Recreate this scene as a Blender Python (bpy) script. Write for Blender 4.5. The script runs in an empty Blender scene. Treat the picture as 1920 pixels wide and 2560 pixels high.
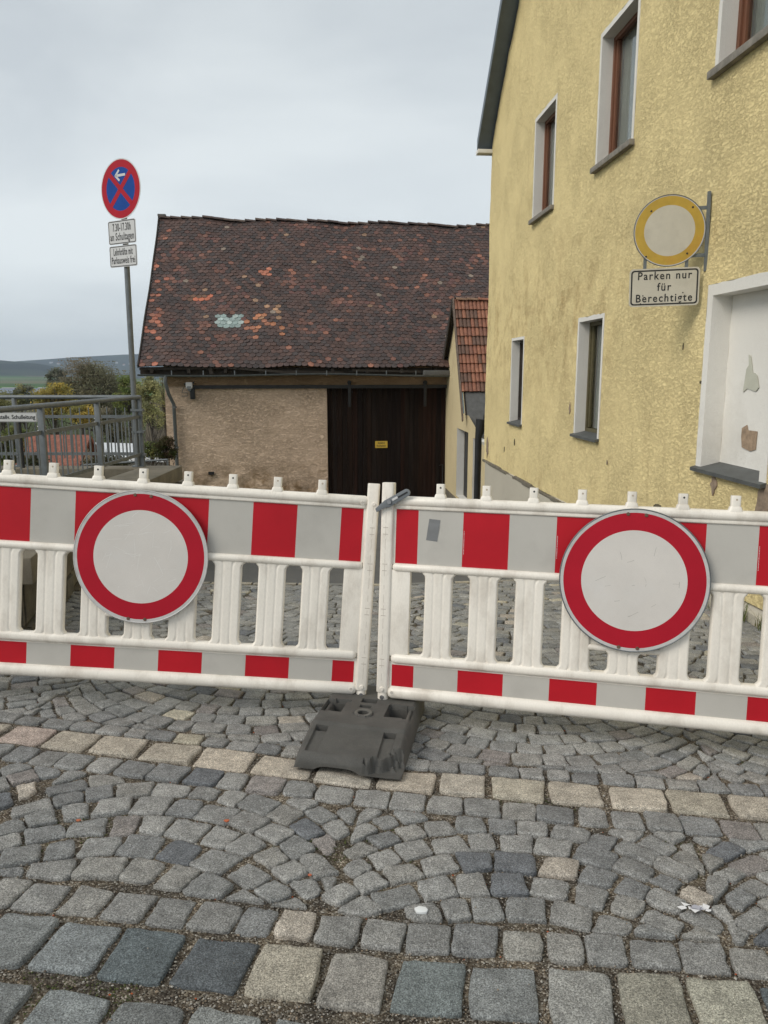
import bpy, bmesh, math, random
import numpy as np
from mathutils import Vector, Matrix
R = math.radians
random.seed(7); rng = np.random.default_rng(7)
SC = bpy.context.scene
COL = SC.collection

# ------------------------------------------------------------------ camera, world, light, exposure
# The camera is the origin of the scene's coordinates (eye height about 1.4 m over the paving), looking along +Y.
PITCH = 10.3; FPX = 1922.0
cam_d = bpy.data.cameras.new('camera'); cam = bpy.data.objects.new('camera', cam_d); COL.objects.link(cam)
cam.location = (0, 0, 0); cam.rotation_euler = (R(90 - PITCH), 0, 0)
cam_d.sensor_fit = 'VERTICAL'; cam_d.sensor_height = 36.0; cam_d.lens = FPX / 2560 * 36.0
cam_d.clip_start = 0.05; cam_d.clip_end = 20000
SC.camera = cam
SUN_EL, SUN_AZ = 40.0, 238.0          # azimuth clockwise from +Y : light from behind left
W = bpy.data.worlds.new('World'); SC.world = W; W.use_nodes = True
nt = W.node_tree; nt.nodes.clear()
def wn(t, **k):
    n = nt.nodes.new(t)
    for a, b in k.items(): setattr(n, a, b)
    return n
o_ = wn('ShaderNodeOutputWorld'); bg = wn('ShaderNodeBackground'); sky = wn('ShaderNodeTexSky')
sky.sky_type = 'NISHITA'; sky.sun_disc = False; sky.sun_elevation = R(SUN_EL); sky.sun_rotation = R(SUN_AZ)
tc = wn('ShaderNodeTexCoord'); mp = wn('ShaderNodeMapping'); mp.inputs['Scale'].default_value = (1.2, 1.2, 3.4)
n1 = wn('ShaderNodeTexNoise'); n1.inputs['Scale'].default_value = 1.7; n1.inputs['Detail'].default_value = 6; n1.inputs['Roughness'].default_value = .5
n1.inputs['Distortion'].default_value = .4
cr = wn('ShaderNodeValToRGB')
e = cr.color_ramp.elements; e[0].position = .36; e[0].color = (5.5, 5.95, 6.25, 1); e[1].position = .64; e[1].color = (7.0, 7.45, 7.6, 1)
sp = wn('ShaderNodeSeparateXYZ'); hr = wn('ShaderNodeMapRange'); hr.inputs[1].default_value = 0.02; hr.inputs[2].default_value = .5
hr.inputs[3].default_value = 1.08; hr.inputs[4].default_value = .84
mul = wn('ShaderNodeVectorMath', operation='SCALE')
mx = wn('ShaderNodeMix', data_type='RGBA'); mx.inputs[0].default_value = .93
L = nt.links.new
L(tc.outputs['Generated'], mp.inputs[0]); L(mp.outputs[0], n1.inputs['Vector']); L(n1.outputs[0], cr.inputs[0])
L(tc.outputs['Generated'], sp.inputs[0]); L(sp.outputs['Z'], hr.inputs[0])
L(cr.outputs[0], mul.inputs[0]); L(hr.outputs[0], mul.inputs['Scale'])
L(sky.outputs[0], mx.inputs[6]); L(mul.outputs[0], mx.inputs[7]); L(mx.outputs[2], bg.inputs[0]); L(bg.outputs[0], o_.inputs[0])
bg.inputs[1].default_value = 0.10
sd = bpy.data.lights.new('sun', 'SUN'); sd.energy = 1.5; sd.angle = R(30); sd.color = (1, .93, .83)
sun = bpy.data.objects.new('sun', sd); COL.objects.link(sun)
a_, el_ = R(SUN_AZ), R(SUN_EL)
sv = Vector((math.sin(a_) * math.cos(el_), math.cos(a_) * math.cos(el_), math.sin(el_)))
sun.rotation_euler = sv.to_track_quat('Z', 'Y').to_euler()
SC.view_settings.view_transform = 'Standard'; SC.view_settings.look = 'None'
SC.view_settings.exposure = 0.30; SC.view_settings.gamma = 1
SC.cycles.volume_step_rate = 10; SC.cycles.max_bounces = 5

# ------------------------------------------------------------------ helpers
cp, sp_ = math.cos(R(PITCH)), math.sin(R(PITCH))
def ray(px, py):
    """direction (per metre of +Y) through a pixel of the 1920x2560 photograph"""
    a = (px - 960) / FPX; b = (1280 - py) / FPX
    y = cp + b * sp_; z = -sp_ + b * cp
    return Vector((a / y, 1, z / y))
def at(px, py, Y): return ray(px, py) * Y

_ys = np.arange(-6, 40, .01)
_sl = np.interp(_ys, [-6, 0, 3.4, 6, 8, 40], [.02, .05, .085, .11, .132, .132])
_gz = -np.cumsum(_sl) * .01; _gz = _gz - np.interp(3.4, _ys, _gz) - 1.595
def g(x, y):
    """height of the street"""
    x = np.asarray(x, float); y = np.asarray(y, float)
    return np.interp(y, _ys, _gz) + np.where(x < 0, -.06 * x, -.012 * x)
def gf(x, y): return float(g(x, y))

def vnoise(x, y, seed=0):
    r = np.random.default_rng(seed); T = r.random((256, 256))
    xi = np.floor(x).astype(int); yi = np.floor(y).astype(int); fx = x - xi; fy = y - yi
    fx = fx * fx * (3 - 2 * fx); fy = fy * fy * (3 - 2 * fy)
    a = T[xi % 256, yi % 256]; b = T[(xi + 1) % 256, yi % 256]; c = T[xi % 256, (yi + 1) % 256]; d = T[(xi + 1) % 256, (yi + 1) % 256]
    return (a * (1 - fx) + b * fx) * (1 - fy) + (c * (1 - fx) + d * fx) * fy
def fbm(x, y, oct=4, seed=0):
    s = 0; a = .5
    for i in range(oct): s = s + a * vnoise(x * 2 ** i + 7.3 * i, y * 2 ** i + 3.1 * i, seed + i); a *= .5
    return s

class MB:
    def __init__(s): s.v = []; s.f = []; s.mi = []; s.c = []
    def add(s, vs, fs, mi=0, c=None):
        o = len(s.v); s.v += [tuple(p) for p in vs]; s.f += [tuple(i + o for i in f) for f in fs]
        s.mi += [mi] * len(fs)
        if c is not None: s.c += [c] * len(vs)
    def box(s, x0, x1, y0, y1, z0, z1, mi=0, c=None):
        v = [(x0, y0, z0), (x1, y0, z0), (x1, y1, z0), (x0, y1, z0), (x0, y0, z1), (x1, y0, z1), (x1, y1, z1), (x0, y1, z1)]
        s.add(v, [(0, 3, 2, 1), (4, 5, 6, 7), (0, 1, 5, 4), (1, 2, 6, 5), (2, 3, 7, 6), (3, 0, 4, 7)], mi, c)
    def bar(s, p0, p1, w, h, up=(0, 0, 1), mi=0, c=None):
        p0, p1 = Vector(p0), Vector(p1); d = (p1 - p0).normalized(); u = Vector(up)
        r = d.cross(u)
        if r.length < 1e-4: r = d.cross(Vector((0, 1, 0)))
        r.normalize(); u = r.cross(d).normalized()
        v = []
        for p in (p0, p1):
            for a, b in ((-1, -1), (1, -1), (1, 1), (-1, 1)): v.append(p + r * a * w / 2 + u * b * h / 2)
        s.add(v, [(0, 3, 2, 1), (4, 5, 6, 7), (0, 1, 5, 4), (1, 2, 6, 5), (2, 3, 7, 6), (3, 0, 4, 7)], mi, c)
    def tube(s, pts, r, n=12, mi=0, cap=True, c=None):
        pts = [Vector(p) for p in pts]; rs = r if isinstance(r, (list, tuple)) else [r] * len(pts)
        vs = []; prev = None
        for i, p in enumerate(pts):
            d = (pts[min(i + 1, len(pts) - 1)] - pts[max(i - 1, 0)]).normalized()
            if prev is None:
                a = d.cross(Vector((0, 0, 1)))
                if a.length < .05: a = d.cross(Vector((1, 0, 0)))
            else: a = prev - d * prev.dot(d)
            a.normalize(); prev = a; b = d.cross(a)
            for k in range(n):
                t = 2 * math.pi * k / n; vs.append(p + (a * math.cos(t) + b * math.sin(t)) * rs[i])
        fs = []
        for i in range(len(pts) - 1):
            for k in range(n): fs.append((i * n + k, i * n + (k + 1) % n, (i + 1) * n + (k + 1) % n, (i + 1) * n + k))
        if cap:
            fs.append(tuple(range(n - 1, -1, -1))); fs.append(tuple((len(pts) - 1) * n + k for k in range(n)))
        s.add(vs, fs, mi, c)
    def prism(s, poly, ax, d0, d1, mi=0, c=None):
        """polygon in the two other axes, extruded along ax"""
        n = len(poly)
        def P(a, b, d): return (d, a, b) if ax == 0 else ((a, d, b) if ax == 1 else (a, b, d))
        v = [P(a, b, d0) for a, b in poly] + [P(a, b, d1) for a, b in poly]
        fs = [tuple(range(n)), tuple(range(2 * n - 1, n - 1, -1))] + [(i, n + i, n + (i + 1) % n, (i + 1) % n) for i in range(n)]
        s.add(v, fs, mi, c)
    def build(s, name, mats, parent=None, bevel=0, segs=2, smooth=False, label=None, fixn=True):
        me = bpy.data.meshes.new(name); me.from_pydata(s.v, [], s.f)
        if not isinstance(mats, (list, tuple)): mats = [mats]
        for m in mats: me.materials.append(m)
        me.polygons.foreach_set('material_index', s.mi)
        if s.c:
            at_ = me.color_attributes.new('Col', 'FLOAT_COLOR', 'POINT')
            at_.data.foreach_set('color', np.array([(*q[:3], 1) for q in s.c], dtype=np.float32).ravel())
        if bevel or fixn:
            bm = bmesh.new(); bm.from_mesh(me)
            if fixn: bmesh.ops.recalc_face_normals(bm, faces=bm.faces)
            if bevel:
                ed = [e for e in bm.edges if len(e.link_faces) == 2 and e.calc_face_angle(0) > .5]
                bmesh.ops.bevel(bm, geom=ed, offset=bevel, segments=segs, affect='EDGES', profile=.6, clamp_overlap=True)
            bm.to_mesh(me); bm.free()
        me.update()
        if smooth or bevel:
            me.polygons.foreach_set('use_smooth', [True] * len(me.polygons))
            try: me.set_sharp_from_angle(angle=R(50 if bevel else (smooth if smooth is not True else 60)))
            except Exception: pass
        ob = bpy.data.objects.new(name, me); COL.objects.link(ob)
        if parent: ob.parent = parent
        if label: ob['label'] = label
        return ob

def each(name, mbs, mt, parent=None, **k):
    return [m_.build(name, mt, parent, **k) for m_ in mbs]
def merge(ob, mb, mt):
    """surface marks become faces of the part they lie on"""
    me = ob.data; n0 = len(me.materials); me.materials.append(mt)
    bm = bmesh.new(); bm.from_mesh(me); vs = [bm.verts.new(p) for p in mb.v]
    for f in mb.f:
        q = bm.faces.new([vs[i] for i in f]); q.material_index = n0
    bm.to_mesh(me); bm.free(); me.update()
def T1(pts, r, n=12, **k):
    m_ = MB(); m_.tube(pts, r, n, **k); return m_
def B1(*a):
    m_ = MB(); m_.box(*a); return m_
def root(name, loc, label, cat, rotz=0, group=None, mat=None):
    o = bpy.data.objects.new(name, None); COL.objects.link(o); o.empty_display_size = .2
    if mat is not None: o.matrix_world = mat
    else: o.location = loc; o.rotation_euler = (0, 0, rotz)
    return tag(o, label, cat, group)
def tag(o, label, cat=None, group=None, kind=None):
    o['label'] = label
    if cat: o['category'] = cat
    if group: o['group'] = group
    if kind: o['kind'] = kind
    return o
def structure(o, label=None):
    o['kind'] = 'structure'
    if label: o['label'] = label
    return o

def nodes(m): return m.node_tree.nodes, m.node_tree.links.new
def mat(name, col, rough=.6, metal=0, var=.0, vscale=6, bump=0, bscale=60, attr=False, spec=.5, stain=None, sscale=2.0, samt=.5, bdist=.004, obj=True, speck=0, spscale=300, vmap=(1, 1, 1)):
    m = bpy.data.materials.new(name); m.use_nodes = True; N, L = nodes(m)
    b = N['Principled BSDF']; b.inputs['Roughness'].default_value = rough; b.inputs['Metallic'].default_value = metal
    b.inputs['Specular IOR Level'].default_value = spec
    tc = N.new('ShaderNodeTexCoord'); mpn = N.new('ShaderNodeMapping'); mpn.inputs['Scale'].default_value = vmap
    L(tc.outputs['Object'], mpn.inputs[0]); V = mpn.outputs[0]
    if attr:
        c = N.new('ShaderNodeAttribute'); c.attribute_name = 'Col'; cur = c.outputs['Color']
    else:
        c = N.new('ShaderNodeRGB'); c.outputs[0].default_value = (*col, 1); cur = c.outputs[0]
    def noise(sc, det=4, rg=.6):
        n = N.new('ShaderNodeTexNoise'); n.inputs['Scale'].default_value = sc; n.inputs['Detail'].default_value = det; n.inputs['Roughness'].default_value = rg
        L(V, n.inputs['Vector']); return n.outputs[0]
    def scale(cur, fac, lo, hi, p0=.3, p1=.7):
        mr = N.new('ShaderNodeMapRange'); mr.inputs[1].default_value = p0; mr.inputs[2].default_value = p1; mr.inputs[3].default_value = lo; mr.inputs[4].default_value = hi
        L(fac, mr.inputs[0]); s = N.new('ShaderNodeVectorMath'); s.operation = 'SCALE'; L(cur, s.inputs[0]); L(mr.outputs[0], s.inputs['Scale']); return s.outputs[0]
    if var: cur = scale(cur, noise(vscale), 1 - var, 1 + var)
    if speck: cur = scale(cur, noise(spscale, 2, .7), 1 - speck, 1 + speck, .35, .65)
    if stain:
        mr = N.new('ShaderNodeMapRange'); mr.inputs[1].default_value = .50; mr.inputs[2].default_value = .72; mr.inputs[4].default_value = samt
        L(noise(sscale, 7, .65), mr.inputs[0]); mxn = N.new('ShaderNodeMix'); mxn.data_type = 'RGBA'
        L(mr.outputs[0], mxn.inputs[0]); L(cur, mxn.inputs[6]); mxn.inputs[7].default_value = (*stain, 1); cur = mxn.outputs[2]
    L(cur, b.inputs['Base Color'])
    if bump:
        bn = N.new('ShaderNodeBump'); bn.inputs['Strength'].default_value = bump; bn.inputs['Distance'].default_value = bdist
        L(noise(bscale, 5, .65), bn.inputs['Height']); L(bn.outputs[0], b.inputs['Normal'])
    return m

M = {}
M['white_plastic'] = mat('white_plastic', (.85, .80, .72), .38, var=.06, vscale=5, stain=(.40, .34, .27), sscale=7, samt=.55, vmap=(1, 1, .45), bump=.12, bscale=40, speck=.03, spscale=160)
M['rusty'] = mat('rusty_bolt', (.16, .10, .07), .6, metal=.3, var=.3, vscale=60)
M['cap'] = mat('cap_dirty', (.52, .48, .43), .6)
M['seam'] = mat('seam', (.50, .45, .39), .8)
M['red_film'] = mat('red_film', (.46, .010, .020), .45, spec=.25, var=.10, vscale=3, speck=.05, spscale=500, bump=.05, bscale=15)
M['grey_film'] = mat('grey_film', (.50, .48, .44), .38, var=.06, vscale=3, stain=(.3, .28, .25), sscale=5, samt=.25, speck=.03, spscale=600)
M['sign_white'] = mat('sign_white', (.66, .625, .585), .4, var=.05, vscale=5, speck=.03, spscale=500, stain=(.68, .67, .65), sscale=6, samt=.35)
M['sign_edge'] = mat('sign_edge', (.55, .54, .53), .4, stain=(.3, .28, .25), sscale=14, samt=.5)
M['sign_red'] = mat('sign_red', (.42, .010, .025), .5, spec=.2, var=.08, vscale=4, speck=.05, spscale=400)
M['galv'] = mat('galv', (.17, .185, .195), .5, metal=.45, var=.14, vscale=20, bump=.05, bscale=90)
M['galv_dark'] = mat('galv_dark', (.16, .18, .19), .5, metal=.4, var=.15, vscale=12)
M['steel'] = mat('steel', (.35, .35, .36), .35, metal=.9)
M['dark_metal'] = mat('dark_metal', (.03, .031, .033), .5, metal=.4, var=.2)
M['grey_plastic'] = mat('grey_plastic', (.16, .175, .19), .45, var=.1)
M['rubber'] = mat('rubber', (.078, .076, .070), .75, var=.18, vscale=7, bump=.35, bscale=130, bdist=.003, speck=.14, spscale=300, stain=(.14, .13, .115), sscale=6, samt=.5)
M['tape'] = mat('tape', (.20, .205, .21), .35, bump=.4, bscale=50)
M['blue'] = mat('blue', (.010, .065, .30), .5, spec=.15, var=.08)
M['black'] = mat('black', (.015, .015, .016), .5)
M['plate_white'] = mat('plate_white', (.62, .62, .62), .4, var=.03)
M['plate_cream'] = mat('plate_cream', (.56, .53, .45), .45, var=.06, stain=(.36, .33, .27), sscale=5, samt=.35)
M['yellow_ring'] = mat('yellow_ring', (.50, .33, .045), .5, var=.12, vscale=7, stain=(.42, .17, .03), sscale=3.2, samt=.5)
M['notice_yellow'] = mat('notice_yellow', (.62, .42, .06), .5)

# ------------------------------------------------------------------ special materials
def stone_mat(name, bscale=70, bstr=.5, big=18):
    m = bpy.data.materials.new(name); m.use_nodes = True; N, L = nodes(m); b = N['Principled BSDF']
    b.inputs['Roughness'].default_value = .78; b.inputs['Specular IOR Level'].default_value = .35
    tc = N.new('ShaderNodeTexCoord'); at_ = N.new('ShaderNodeAttribute'); at_.attribute_name = 'Col'
    n1 = N.new('ShaderNodeTexNoise'); n1.inputs['Scale'].default_value = 260; n1.inputs['Detail'].default_value = 3; n1.inputs['Roughness'].default_value = .75
    n2 = N.new('ShaderNodeTexNoise'); n2.inputs['Scale'].default_value = big; n2.inputs['Detail'].default_value = 5
    n3 = N.new('ShaderNodeTexVoronoi'); n3.inputs['Scale'].default_value = 330
    n4 = N.new('ShaderNodeTexNoise'); n4.inputs['Scale'].default_value = bscale; n4.inputs['Detail'].default_value = 9; n4.inputs['Roughness'].default_value = .72
    for n in (n1, n2, n3, n4): L(tc.outputs['Object'], n.inputs['Vector'])
    def mr(src, a, b_, lo, hi):
        q = N.new('ShaderNodeMapRange'); q.inputs[1].default_value = a; q.inputs[2].default_value = b_; q.inputs[3].default_value = lo; q.inputs[4].default_value = hi
        L(src, q.inputs[0]); return q.outputs[0]
    def mul(a, b_):
        q = N.new('ShaderNodeMath'); q.operation = 'MULTIPLY'; L(a, q.inputs[0]); L(b_, q.inputs[1]); return q.outputs[0]
    f = mul(mul(mul(mr(n1.outputs[0], .37, .63, .48, 1.62), mr(n2.outputs[0], .3, .7, .78, 1.22)), mr(n3.outputs['Color'], 0, 1, .62, 1.38)), mr(n4.outputs[0], .35, .65, .8, 1.2))
    s = N.new('ShaderNodeVectorMath'); s.operation = 'SCALE'; L(at_.outputs['Color'], s.inputs[0]); L(f, s.inputs['Scale'])
    L(s.outputs[0], b.inputs['Base Color'])
    bp = N.new('ShaderNodeBump'); bp.inputs['Strength'].default_value = bstr; bp.inputs['Distance'].default_value = .006
    L(n4.outputs[0], bp.inputs['Height']); L(bp.outputs[0], b.inputs['Normal'])
    return m
M['granite'] = stone_mat('granite', bstr=1.0)
M['tile'] = mat('tile', (.1, .1, .1), .68, attr=True, var=.25, vscale=9, speck=.15, spscale=60, bump=.4, bscale=30, spec=.4)
M['leaf'] = mat('leaf', (.1, .1, .1), .7, attr=True, spec=.1)
_N, _L = nodes(M['leaf']); _t = _N.new('ShaderNodeBsdfTranslucent'); _x = _N.new('ShaderNodeMixShader'); _x.inputs[0].default_value = .45
_L([n for n in _N if n.type == 'ATTRIBUTE'][0].outputs['Color'], _t.inputs[0]); _L(_N['Principled BSDF'].outputs[0], _x.inputs[1]); _L(_t.outputs[0], _x.inputs[2]); _L(_x.outputs[0], _N['Material Output'].inputs[0])
M['bark'] = mat('bark', (.075, .062, .048), .9, var=.25, vscale=8)

def bed_mat():
    m = bpy.data.materials.new('joint_grit_bed'); m.use_nodes = True; N, L = nodes(m); b = N['Principled BSDF']; b.inputs['Roughness'].default_value = .95
    b.inputs['Specular IOR Level'].default_value = .2
    tc = N.new('ShaderNodeTexCoord'); v = N.new('ShaderNodeTexVoronoi'); v.inputs['Scale'].default_value = 190
    n = N.new('ShaderNodeTexNoise'); n.inputs['Scale'].default_value = 9; n.inputs['Detail'].default_value = 6
    L(tc.outputs['Object'], v.inputs['Vector']); L(tc.outputs['Object'], n.inputs['Vector'])
    cr = N.new('ShaderNodeValToRGB'); cr.color_ramp.interpolation = 'CONSTANT'
    E = cr.color_ramp.elements; E[0].color = (.11, .092, .072, 1); E[1].position = .45; E[1].color = (.18, .16, .13, 1)
    for p, c in ((.62, (.05, .04, .03)), (.74, (.25, .225, .19)), (.88, (.40, .37, .33)), (.95, (.07, .055, .04))):
        q = E.new(p); q.color = (*c, 1)
    sx = N.new('ShaderNodeSeparateColor'); L(v.outputs['Color'], sx.inputs[0]); L(sx.outputs[0], cr.inputs[0])
    cr2 = N.new('ShaderNodeValToRGB'); E = cr2.color_ramp.elements; E[0].position = .4; E[0].color = (.6, .6, .6, 1); E[1].position = .65; E[1].color = (1.35, 1.3, 1.2, 1)
    L(n.outputs[0], cr2.inputs[0])
    mx = N.new('ShaderNodeMix'); mx.data_type = 'RGBA'; mx.blend_type = 'MULTIPLY'; mx.inputs[0].default_value = 1
    L(cr.outputs[0], mx.inputs[6]); L(cr2.outputs[0], mx.inputs[7]); L(mx.outputs[2], b.inputs['Base Color'])
    bp = N.new('ShaderNodeBump'); bp.inputs['Strength'].default_value = 1; bp.inputs['Distance'].default_value = .004; bp.invert = True
    L(v.outputs['Distance'], bp.inputs['Height']); L(bp.outputs[0], b.inputs['Normal'])
    return m
M['bed'] = bed_mat()
M['asphalt'] = mat('asphalt', (.105, .105, .103), .9, var=.15, vscale=1.2, speck=.2, spscale=120, bump=.3, bscale=90, stain=(.06, .06, .058), sscale=.7, samt=.5)

def stucco(name, col, dirt, scale=(1, 1, 1), bstr=.9, fscale=26, dist=.03, white=False, crease_shade=.55, grime=.5, vary=.84, n1w=1.5, cw=.07, ct=.018, nr=.6, crw=.6):
    """rough trowelled render: long creases with shade painted in, patches of smoother plaster, grime"""
    m = bpy.data.materials.new(name); m.use_nodes = True; N, L = nodes(m); b = N['Principled BSDF']; b.inputs['Roughness'].default_value = .9
    b.inputs['Specular IOR Level'].default_value = .06
    tc = N.new('ShaderNodeTexCoord'); mp = N.new('ShaderNodeMapping'); mp.inputs['Scale'].default_value = scale; L(tc.outputs['Object'], mp.inputs[0])
    mp.inputs['Rotation'].default_value = (0, R(28), 0) if name == 'yellow_stucco' else (0, 0, 0)
    def noise(sc, det, rg, dis=0, vec=None, typ='FBM'):
        n = N.new('ShaderNodeTexNoise'); n.inputs['Scale'].default_value = sc; n.inputs['Detail'].default_value = det; n.inputs['Roughness'].default_value = rg; n.inputs['Distortion'].default_value = dis
        L(vec if vec else tc.outputs['Object'], n.inputs['Vector']); return n.outputs[0]
    n1 = noise(fscale, 6, nr, .8, mp.outputs[0]); n2 = noise(1.1, 5, .6); n3 = noise(.35, 3, .5); n4 = noise(90, 4, .7)
    def mr(src, a, b_, lo=0, hi=1):
        q = N.new('ShaderNodeMapRange'); q.inputs[1].default_value = a; q.inputs[2].default_value = b_; q.inputs[3].default_value = lo; q.inputs[4].default_value = hi
        L(src, q.inputs[0]); return q.outputs[0]
    def ma(op, a, b_):
        q = N.new('ShaderNodeMath'); q.operation = op
        for i, s in enumerate((a, b_)):
            if isinstance(s, (int, float)): q.inputs[i].default_value = s
            else: L(s, q.inputs[i])
        return q.outputs[0]
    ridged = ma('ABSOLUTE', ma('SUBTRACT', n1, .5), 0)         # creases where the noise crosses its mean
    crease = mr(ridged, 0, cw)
    rough = mr(n2, .42, .60, .6, 1)                              # smoother float-finished areas
    h = ma('ADD', ma('MULTIPLY', ma('MULTIPLY', crease, rough), crw), ma('ADD', ma('MULTIPLY', ma('MULTIPLY', n1, rough), n1w), ma('MULTIPLY', n4, .22)))
    bp = N.new('ShaderNodeBump'); bp.inputs['Strength'].default_value = bstr; bp.inputs['Distance'].default_value = dist
    L(h, bp.inputs['Height']); L(bp.outputs[0], b.inputs['Normal'])
    c = N.new('ShaderNodeMix'); c.data_type = 'RGBA'; c.inputs[6].default_value = (*col, 1); c.inputs[7].default_value = (*[q * vary for q in col], 1)
    L(mr(n3, .35, .65), c.inputs[0])
    c2 = N.new('ShaderNodeMix'); c2.data_type = 'RGBA'; L(c.outputs[2], c2.inputs[6]); c2.inputs[7].default_value = (*dirt, 1)  # the dirt tone also serves as shade painted into the creases
    f = ma('MULTIPLY', ma('MULTIPLY', ma('SUBTRACT', 1, mr(ridged, 0, ct)), crease_shade), rough)  # amount of painted crease shade, strongest in the rougher render
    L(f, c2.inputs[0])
    c3 = N.new('ShaderNodeMix'); c3.data_type = 'RGBA'; L(c2.outputs[2], c3.inputs[6]); c3.inputs[7].default_value = (*[q * 1.1 for q in dirt], 1)
    L(mr(noise(.8, 7, .68), .54, .74, 0, grime), c3.inputs[0])
    out = c3.outputs[2]
    if name == 'yellow_stucco':   # damp stain band between the storeys and above the plinth at the far end
        sx = N.new('ShaderNodeSeparateXYZ'); L(tc.outputs['Object'], sx.inputs[0])
        zb = ma('MULTIPLY', mr(sx.outputs['Z'], -1.0, .6), mr(sx.outputs['Z'], 2.1, 1.0)); xb = mr(sx.outputs['X'], 7.0, 10.0)
        k = ma('MULTIPLY', ma('MULTIPLY', zb, xb), mr(noise(2.6, 8, .72), .46, .66, 0, .75))
        low = ma('MULTIPLY', ma('MULTIPLY', mr(sx.outputs['Z'], -.9, -1.75), mr(noise(3.5, 7, .7), .5, .66)), .5)
        ms = N.new('ShaderNodeMapping'); ms.inputs['Scale'].default_value = (7, 7, .55); L(tc.outputs['Object'], ms.inputs[0])
        drip = mr(noise(1, 4, .6, .2, ms.outputs[0]), .60, .78, 0, .35)
        c4 = N.new('ShaderNodeMix'); c4.data_type = 'RGBA'; L(ma('MAXIMUM', ma('MAXIMUM', k, drip), low), c4.inputs[0]); L(out, c4.inputs[6]); c4.inputs[7].default_value = (.50, .345, .16, 1); out = c4.outputs[2]
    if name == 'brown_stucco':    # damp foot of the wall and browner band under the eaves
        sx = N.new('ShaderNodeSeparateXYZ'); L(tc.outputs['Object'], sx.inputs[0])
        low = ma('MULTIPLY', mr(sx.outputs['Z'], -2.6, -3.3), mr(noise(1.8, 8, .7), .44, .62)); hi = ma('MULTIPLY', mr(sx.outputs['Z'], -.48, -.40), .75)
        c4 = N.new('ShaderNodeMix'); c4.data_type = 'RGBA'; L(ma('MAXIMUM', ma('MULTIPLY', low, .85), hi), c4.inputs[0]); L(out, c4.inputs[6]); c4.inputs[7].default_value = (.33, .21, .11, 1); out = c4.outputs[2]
    L(out, b.inputs['Base Color'])
    return m
M['yellow_stucco'] = stucco('yellow_stucco', (.95, .785, .415), (.46, .34, .17), scale=(.55, 1, 1.5), bstr=.95, fscale=30, dist=.017, crease_shade=.5, grime=.05, vary=.97, n1w=1.25, cw=.04, ct=.026, nr=.75, crw=.28)
M['cream_stucco'] = stucco('cream_stucco', (.74, .62, .38), (.35, .27, .16), bstr=.5, fscale=30, dist=.012, crease_shade=.2)
M['brown_stucco'] = stucco('brown_stucco', (.90, .69, .52), (.40, .28, .19), scale=(.8, 1, 3.6), bstr=1, fscale=11, dist=.03, crease_shade=.75, grime=.10, vary=.94, ct=.034)
M['plinth'] = stucco('plinth', (.56, .52, .43), (.30, .27, .22), bstr=.4, fscale=12, dist=.01, crease_shade=.15)
M['white_paint'] = stucco('white_paint', (.82, .80, .75), (.45, .42, .37), bstr=.35, fscale=30, dist=.006, white=True, crease_shade=.12)
M['sill'] = mat('sill', (.22, .20, .17), .85, var=.3, vscale=14, bump=.4, bscale=60)
M['slate_sill'] = mat('slate_sill', (.085, .09, .088), .6, var=.2, vscale=10)
M['fascia'] = mat('fascia', (.125, .155, .19), .55, var=.12, vscale=5)
M['wood_frame'] = mat('wood_frame', (.18, .075, .04), .5, var=.2, vscale=20, vmap=(1, 1, .1))
M['olive_frame'] = mat('olive_frame', (.10, .085, .04), .6, var=.2, vscale=20)
M['curtain'] = mat('curtain', (.33, .34, .31), .9, var=.10, vscale=30, vmap=(1, 1, .05))
gm = bpy.data.materials.new('window_glass'); gm.use_nodes = True
gb = gm.node_tree.nodes['Principled BSDF']; gb.inputs['Base Color'].default_value = (.85, .9, .88, 1); gb.inputs['Roughness'].default_value = .04
gb.inputs['Transmission Weight'].default_value = 1; gb.inputs['IOR'].default_value = 1.45; M['glass'] = gm
M['concrete'] = mat('concrete', (.17, .15, .115), .9, var=.25, vscale=5, bump=.4, bscale=40, stain=(.09, .085, .05), sscale=3, samt=.7, speck=.12, spscale=150)
M['masonry'] = mat('masonry', (.13, .11, .08), .9, attr=True, var=.3, vscale=9, bump=.6, bscale=25, bdist=.02, speck=.15, spscale=90, stain=(.06, .07, .03), sscale=5, samt=.5)
M['old_wood'] = mat('old_wood', (.026, .013, .009), .85, attr=True, var=.45, vscale=14, vmap=(1, 1, .06), bump=.4, bscale=30, stain=(.045, .036, .030), sscale=10, samt=.35, spec=.2)
M['dark_wood'] = mat('dark_wood', (.035, .028, .022), .85, var=.3, vscale=12)
M['grey_wood'] = mat('grey_wood', (.16, .12, .095), .85, var=.3, vscale=14)
M['paper'] = mat('paper', (.75, .75, .76), .7)
M['grass'] = mat('grass', (.1, .1, .1), .8, attr=True, spec=.2)
M['moss'] = mat('moss', (.05, .06, .02), .95, attr=False, var=.4, vscale=40)
M['lead'] = mat('lead', (.10, .10, .098), .6, var=.2, vscale=8)
M['pale_glass_tile'] = mat('pale_glass_tile', (.36, .47, .45), .35, var=.15, vscale=5)

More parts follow.
